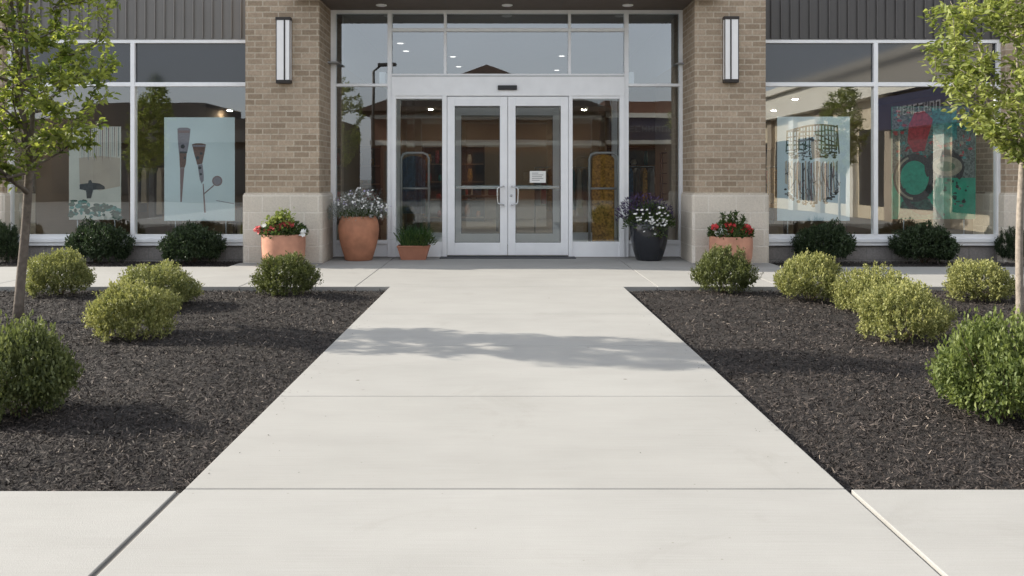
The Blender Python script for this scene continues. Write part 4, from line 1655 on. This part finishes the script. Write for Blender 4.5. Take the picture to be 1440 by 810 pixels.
def geranium(mb, c, rad, r):
    """rounded head of many small petals"""
    for i in range(26):
        v = Vector((r.gauss(0, 1), r.gauss(0, 1), r.gauss(0.2, .8))).normalized()
        flower(mb, Vector(c) + v * rad * r.uniform(.55, .9), rad * .5, r, 0, 4)


def tuft(name, n, cx, cy, z0, rx, ry, hgt, leaf, wid, mat, parent, seed, up=0.8, droop=0.0):
    r = np.random.default_rng(seed)
    th = r.uniform(0, 2 * math.pi, n)
    q = np.sqrt(r.random(n))
    hz = r.random(n) ** 0.8
    x, y = rx * q * np.cos(th), ry * q * np.sin(th)
    z = z0 + hgt * hz * (1 - 0.55 * q ** 2) - droop * q ** 3
    b = np.stack([cx + x, cy + y, z], -1)
    dd = np.stack([x / rx, y / ry, np.full(n, up)], -1) + r.normal(0, .5, (n, 3))
    me = leaves(name, b, dd, leaf, wid, mat, r=r)
    return link(name, me, parent)


def pot_profile(p, cx, cy, rim, thick, depth):
    """outer profile (r,z) upward, then a lip and the inside wall"""
    r_, z_ = p[-1]
    return p + [(r_ - thick, z_), (r_ - thick, z_ - depth)]


def bowl(px0, px1, ptop, Y, mat, label, seed, accents):
    rad = (px1 - px0) / 2400 * Y
    cx = ((px0 + px1) / 2 - 706) / 1200 * Y
    cy = Y + 0.05
    zt = 1.3 - (ptop - 248) / 1200 * (Y + 0.05 - rad)
    t = empty('flower_bowl', (cx, cy, 0), label, 'flower pot', 'low terracotta flower bowls at the piers')
    m = MB()
    prof = [(rad * .86, 0.0), (rad * .97, zt * .30), (rad, zt * .62), (rad, zt * .93), (rad * .985, zt)]
    m.lathe(cx, cy, pot_profile(prof, cx, cy, rad, 0.03, 0.06), 44)
    m.build('pot', mat, t)
    m = MB()
    m.lathe(cx, cy, [(rad - 0.034, zt - 0.055), (rad - 0.035, zt - 0.045)], 32)
    m.build('soil', M_POTSOIL, t)
    r = random.Random(seed)
    tuft('foliage', 1100, cx, cy, zt - .04, rad * 1.02, rad * 1.02, 0.26, 0.055, 0.032, M_LEAF_POT, t, seed)
    for kind_, pts in accents.items():
        for (px, py) in pts:
            c = P(px, py, cy - rad * .55)
            m = MB()
            if kind_ == 'red':
                geranium(m, c, 0.052, r)
                m.build('red_flower_head', M_RED, t)
            elif kind_ == 'pinkred':
                geranium(m, c, 0.055, r)
                m.build('red_flower_head', M_PINKRED, t)
            elif kind_ == 'white':
                for k in range(5):
                    flower(m, c + Vector((r.gauss(0, .02), r.gauss(0, .02), r.gauss(0, .02))), 0.036, r)
                m.build('white_flower', M_WHITE, t)
            elif kind_ == 'lime':
                q = np.random.default_rng(seed + px)
                bb = np.array(c)[None] + q.normal(0, 0.04, (70, 3))
                me = leaves('lime_foliage', bb, q.normal(0, .7, (70, 3)) + np.array([0, -.2, .7]), 0.055, 0.036, M_LEAF_LIME, r=q)
                link('lime_foliage', me, t)
            elif kind_ == 'spike':
                q = np.random.default_rng(seed + px)
                bb = np.array([c.x, c.y, c.z - .14])[None] + q.random((60, 1)) * np.array([[0.01, 0, 0.16]]) + q.normal(0, .012, (60, 3))
                me = leaves('leaf_spike', bb, q.normal(0, .6, (60, 3)) + np.array([0, 0, .7]), 0.06, 0.024, M_LEAF_POT, r=q)
                link('leaf_spike', me, t)


bowl(367, 428, 331, 12.45, M_TERRA2, 'pale terracotta bowl of red white and lime plants by the left pier', 3,
     {'pinkred': [(385, 321), (393, 320), (401, 316), (408, 317), (363, 323), (377, 324)], 'lime': [(381, 313), (391, 308), (399, 304), (407, 309)],
      'white': [(373, 318), (427, 325), (425, 330), (405, 304)]})
bowl(999, 1059, 334, 12.45, M_TERRA2, 'terracotta bowl of dark red and white flowers by the right pier', 4,
     {'red': [(1024, 317), (1031, 318), (1027, 324), (1050, 320), (1054, 324), (1005, 319), (1046, 325)], 'white': [(1008, 324), (1013, 327), (1019, 325)],
      'spike': [(1016, 303), (1034, 300), (1044, 306), (1026, 304)]})

# tall terracotta jar with airy white flowers
Yj = 13.28
cx, rad = (504.5 - 706) / 1200 * Yj, 28.5 / 1200 * Yj
zt = Z(305, Yj - 0.3)
t = empty('tall_planter', (cx, Yj, 0), 'tall terracotta jar of airy white flowers left of the doors', 'flower pot')
m = MB()
k_ = zt / 0.7
m.lathe(cx, Yj, pot_profile([(rad * .64, 0), (rad * .67, .012), (rad * .83, .18 * k_), (rad * .95, .34 * k_), (rad, .47 * k_), (rad * .99, .55 * k_), (rad * .93, .635 * k_), (rad * .86, .675 * k_), (rad * .85, .69 * k_), (rad * .84, .70 * k_)], cx, Yj, rad, 0.03, 0.06), 48)
m.build('pot', M_TERRA, t)
m = MB()
m.lathe(cx, Yj, [(rad * .84 - 0.035, zt - .055), (rad * .84 - 0.035, zt - 0.045)], 32)
m.build('soil', M_POTSOIL, t)
tuft('foliage', 500, cx, Yj, zt - .04, rad * .95, rad * .95, 0.16, 0.06, 0.02, M_LEAF_POT, t, 8)
tuft('silver_foliage', 2600, cx - .01, Yj, zt - .02, rad * 1.45, rad * 1.2, 0.44, 0.045, 0.009, M_LEAF_SILVER, t, 9, 1.0, 0.06)
r = random.Random(4)
for i in range(60):
    a, q = r.uniform(0, 6.28), math.sqrt(r.random())
    c = Vector((cx + rad * 1.5 * q * math.cos(a), Yj + rad * 1.1 * q * math.sin(a) - .05, zt + (0.44 * r.uniform(.45, 1.0) * (1 - .45 * q * q)) - .05 * q))
    if i % 7 == 0:
        c = Vector((cx + r.uniform(.2, .42), Yj - .2, zt + r.uniform(0, .16)))
    m = MB()
    for k in range(4):
        flower(m, c + Vector((r.gauss(0, .02), r.gauss(0, .02), r.gauss(0, .02))), 0.017, r)
    m.build('flower', M_WHITE if i % 5 else M_LAV, t)

# rectangular box with grassy plant
Yg = 13.36
x0, x1 = X(560, Yg), X(604, Yg)
zt = Z(345.5, Yg - .1)
t = empty('box_planter', ((x0 + x1) / 2, Yg, 0), 'small brown tapered box planter of grassy plants beside the door', 'flower pot')
m = MB()
ins = 0.055
yb0, yb1 = Yg - 0.13, Yg + 0.13
vs = [(x0 + ins, yb0 + .03, 0.0), (x1 - ins, yb0 + .03, 0.0), (x1 - ins, yb1 - .03, 0.0), (x0 + ins, yb1 - .03, 0.0),
      (x0, yb0, zt - .03), (x1, yb0, zt - .03), (x1, yb1, zt - .03), (x0, yb1, zt - .03)]
m.add(vs, [(0, 3, 2, 1), (0, 1, 5, 4), (1, 2, 6, 5), (2, 3, 7, 6), (3, 0, 4, 7), (4, 5, 6, 7)])
for a in ((x0 - .008, x1 + .008, yb0 - .008, yb0 + .02), (x0 - .008, x1 + .008, yb1 - .02, yb1 + .008), (x0 - .008, x0 + .02, yb0 + .02, yb1 - .02), (x1 - .02, x1 + .008, yb0 + .02, yb1 - .02)):
    m.box(*a, zt - .0295, zt)
m.build('pot', M_TERRA3, t, bevel=0.004)
r = np.random.default_rng(6)
n = 420
bb = np.stack([r.uniform(x0 + .05, x1 - .05, n), r.uniform(yb0 + .05, yb1 - .05, n), np.full(n, zt - .03)], -1)
lean_ = r.normal(0, .36, (n, 2))
ln_ = r.uniform(0.16, 0.46, n)
p1 = bb + np.stack([lean_[:, 0] * ln_ * .5, lean_[:, 1] * ln_ * .5, ln_ * .6], -1)
p2 = bb + np.stack([lean_[:, 0] * ln_ * 1.5, lean_[:, 1] * ln_ * 1.2, ln_ * .95 - np.abs(lean_[:, 0]) * ln_ * .5], -1)
w_ = np.array([0.006, 0, 0])
v = np.stack([bb - w_, bb + w_, p1 + w_ * .8, p2, p1 - w_ * .8], 1)
me = fastmesh('grass_blades', v, [(0, 1, 2, 4)], 5, M_GRASS)
bm_ = bmesh.new()
bm_.from_mesh(me)
bm_.verts.ensure_lookup_table()
for i in range(n):
    o5 = i * 5
    try:
        bm_.faces.new([bm_.verts[o5 + 4], bm_.verts[o5 + 2], bm_.verts[o5 + 3]])
    except ValueError:
        pass
bm_.to_mesh(me)
bm_.free()
link('grass_foliage', me, t)
tuft('foliage', 260, x1 - .06, Yg - .05, zt, .16, .12, .16, .05, .02, M_LEAF_POT, t, 18)

# black glazed jar with white flowers and purple leaves
Yk = 13.25
cx, rad = (912.5 - 706) / 1200 * Yk, 27 / 1200 * Yk
zt = Z(311, Yk - .3)
t = empty('black_planter', (cx, Yk, 0), 'black glazed jar of small white flowers and purple leaves right of the doors', 'flower pot')
m = MB()
k_ = zt / .66
m.lathe(cx, Yk, pot_profile([(rad * .62, 0), (rad * .66, .012), (rad * .84, .18 * k_), (rad * .96, .34 * k_), (rad * 1.02, .48 * k_), (rad * 1.02, .55 * k_), (rad * .97, .615 * k_), (rad * .90, .65 * k_), (rad * .89, .66 * k_)], cx, Yk, rad, .03, .06), 48)
m.build('pot', M_BLKPOT, t)
m = MB()
m.lathe(cx, Yk, [(rad - .065, zt - .055), (rad - .065, zt - .045)], 32)
m.build('soil', M_POTSOIL, t)
tuft('foliage', 1500, cx, Yk, zt - .04, rad * 1.3, rad * 1.1, .32, .05, .024, M_LEAF_POT, t, 28, .6, .10)
tuft('purple_foliage', 900, cx - .06, Yk + .06, zt + .02, rad * 1.5, rad * 1.0, .40, .055, .018, M_LEAF_PURPLE, t, 29, .9, .05)
r = random.Random(14)
for i in range(64):
    if i < 44:
        u, w = r.random(), r.random()
        px, py = 890 + 48 * u, 290 + 22 * w + (8 * u if w > .5 else 0)
    else:
        px, py = r.gauss(921, 9), r.uniform(300, 330)
    c = P(px, py, Yk - rad * 1.02 + r.uniform(-.03, .03))
    m = MB()
    flower(m, c, .020, r)
    flower(m, c + Vector((.010, -.004, .006)), .016, r)
    m.build('flower', M_WHITE, t)
q = np.random.default_rng(44)
bb = np.stack([cx + .10 + q.normal(0, .07, 170), Yk - rad * 1.0 + q.normal(0, .015, 170), zt - .24 + .30 * q.random(170)], -1)
link('trailing_foliage', leaves('trailing_foliage', bb, q.normal(0, .6, (170, 3)) + np.array([0, -.4, -.3]), .04, .022, M_LEAF_POT, r=q), t)

# ------------------------------------------------------------------ across the car park (seen in the glass)
def marks(mb, x, y, z, n, along, hgt, wdt, seed):
    """a row of simple sign letters"""
    r = random.Random(seed)
    for i in range(n):
        k = r.randint(0, 3)
        o = i * wdt * 1.35
        st = wdt * .22

        def bar(a0, a1, z0, z1):
            if along == 'y':
                mb.box(x - .05, x, y + o + a0, y + o + a1, z + z0, z + z1)
            else:
                mb.box(x + o + a0, x + o + a1, y, y + .05, z + z0, z + z1)
        bar(0, st, 0, hgt)
        if k in (0, 1):
            bar(wdt - st, wdt, 0, hgt)
        if k in (0, 2, 3):
            bar(st, wdt - st * (k == 0), hgt - st, hgt)
        if k in (2, 3):
            bar(st, wdt, 0, st)
        if k in (1, 2):
            bar(st, wdt - st * (k == 1), hgt * .45, hgt * .45 + st)


# wing on the right: cream fascia, piers, dark shop windows, navy sign band
XW = 12.6
w = empty('cream_shop_wing', (XW, -6, -0.16), 'cream shop wing with white fascia and navy sign band beyond the car park', 'building')
m = MB()
m.box(XW, XW + 9, -22, 6.0, -.16, 3.9)
m.build('wall', M_STUCCO, w)
m = MB()
m.box(XW - .5, XW + 9, -22.4, 6.3, 3.9, 4.9)
m.box(XW - .75, XW + 9, -22.6, 6.5, 4.9, 5.15)
m.build('fascia', M_STUCCOW, w)
m = MB()
m.box(XW - .62, XW - .19, -0.6, 5.6, 2.75, 3.75)
sg = m.build('sign_band', M_NAVYS, w)
m = MB()
marks(m, XW - .621, 0.9, 3.12, 8, 'y', .28, .24, 4)
m.build('sign_letters', M_LETTER, sg)
for i in range(9):
    y = -22 + i * 3.1
    m = MB()
    m.box(XW - .02, XW + .0, y, y + 2.2, .3, 2.9)
    fr_ = m.build('window', M_DARKGL, w)
    m = MB()
    m.box(XW - .18, XW, y + 2.35, y + 2.95, -.16, 3.9)
    m.build('pier', M_STUCCOW if i % 2 else M_TAN, w)

# gabled house-like shop straight across
gb = empty('gabled_shop', (-1, -26, -0.16), 'red brown shop with a brown gabled roof across the car park', 'building')
m = MB()
m.box(-8, 6, -34, -24.5, -.16, 5.2)
m.build('wall', M_REDBR, gb)
m = MB()
m.prism([(-8.9, 5.2), (6.9, 5.2), (-.9, 8.0)], -34.5, -23.6)
m.build('roof', M_ROOF, gb)
m = MB()
m.box(-8.05, 6.05, -24.5, -24.38, 3.2, 3.5)
m.box(-8.05, 6.05, -24.5, -24.38, 4.75, 5.0)
m.build('trim', M_STUCCOW, gb)
for i in range(5):
    m = MB()
    x = -7.2 + i * 2.7
    m.box(x, x + 1.9, -24.5, -24.47, .4, 2.8)
    m.build('window', M_DARKGL, gb)
# strip on the right of it with navy sign
st_ = empty('navy_sign_shop', (10, -27, -0.16), 'tan strip shop with navy sign band across the car park', 'building')
m = MB()
m.box(6.4, 21, -35, -25.5, -.16, 6.0)
m.build('wall', M_REDBR, st_)
m = MB()
m.box(6.4, 21, -25.5, -24.9, 3.3, 3.55)
m.box(6.4, 21, -25.5, -24.9, 4.9, 5.2)
m.build('trim', M_STUCCOW, st_)
m = MB()
m.box(6.5, 12.4, -25.49, -25.0, 3.56, 4.89)
sg = m.build('sign_band', M_NAVYS, st_)
m = MB()
marks(m, 7.4, -25.0, 4.05, 9, 'x', .36, .30, 8)
m.build('sign_letters', M_LETTER, sg)
for i in range(4):
    m = MB()
    x = 7 + i * 3.4
    m.box(x, x + 2.5, -25.5, -25.46, .3, 2.9)
    m.build('window', M_DARKGL, st_)
# low dark building on the left
lb = empty('low_shop', (-20, -20, -0.16), 'low dark shop with flat stepped roof left across the car park', 'building')
m = MB()
m.box(-30, -9.6, -30, -22, -.16, 4.6)
m.box(-24, -17, -29, -22.2, 4.6, 5.5)
m.build('wall', M_DKWALL, lb)
m = MB()
m.box(-30.2, -9.4, -22.0, -21.4, 3.2, 3.9)
m.build('awning', M_CLAD2, lb)
for i in range(6):
    m = MB()
    x = -29 + i * 3.3
    m.box(x, x + 2.4, -22.0, -21.96, .3, 2.8)
    m.build('window', M_DARKGL, lb)
# street lamp
t = empty('street_lamp', (-5.6, -9.5, -.16), 'tall dark car park lamp with one arm behind the viewer', 'street lamp')
m = MB()
m.tube([(-5.6, -9.5, -.16), (-5.6, -9.5, 5.9), (-5.3, -9.5, 6.15)], [.09, .06, .05], 10)
m.build('pole', M_BRONZE, t)
m = MB()
m.box(-5.4, -4.6, -9.65, -9.35, 6.12, 6.25)
m.build('lamp_head', M_BRONZE, t, bevel=.02)
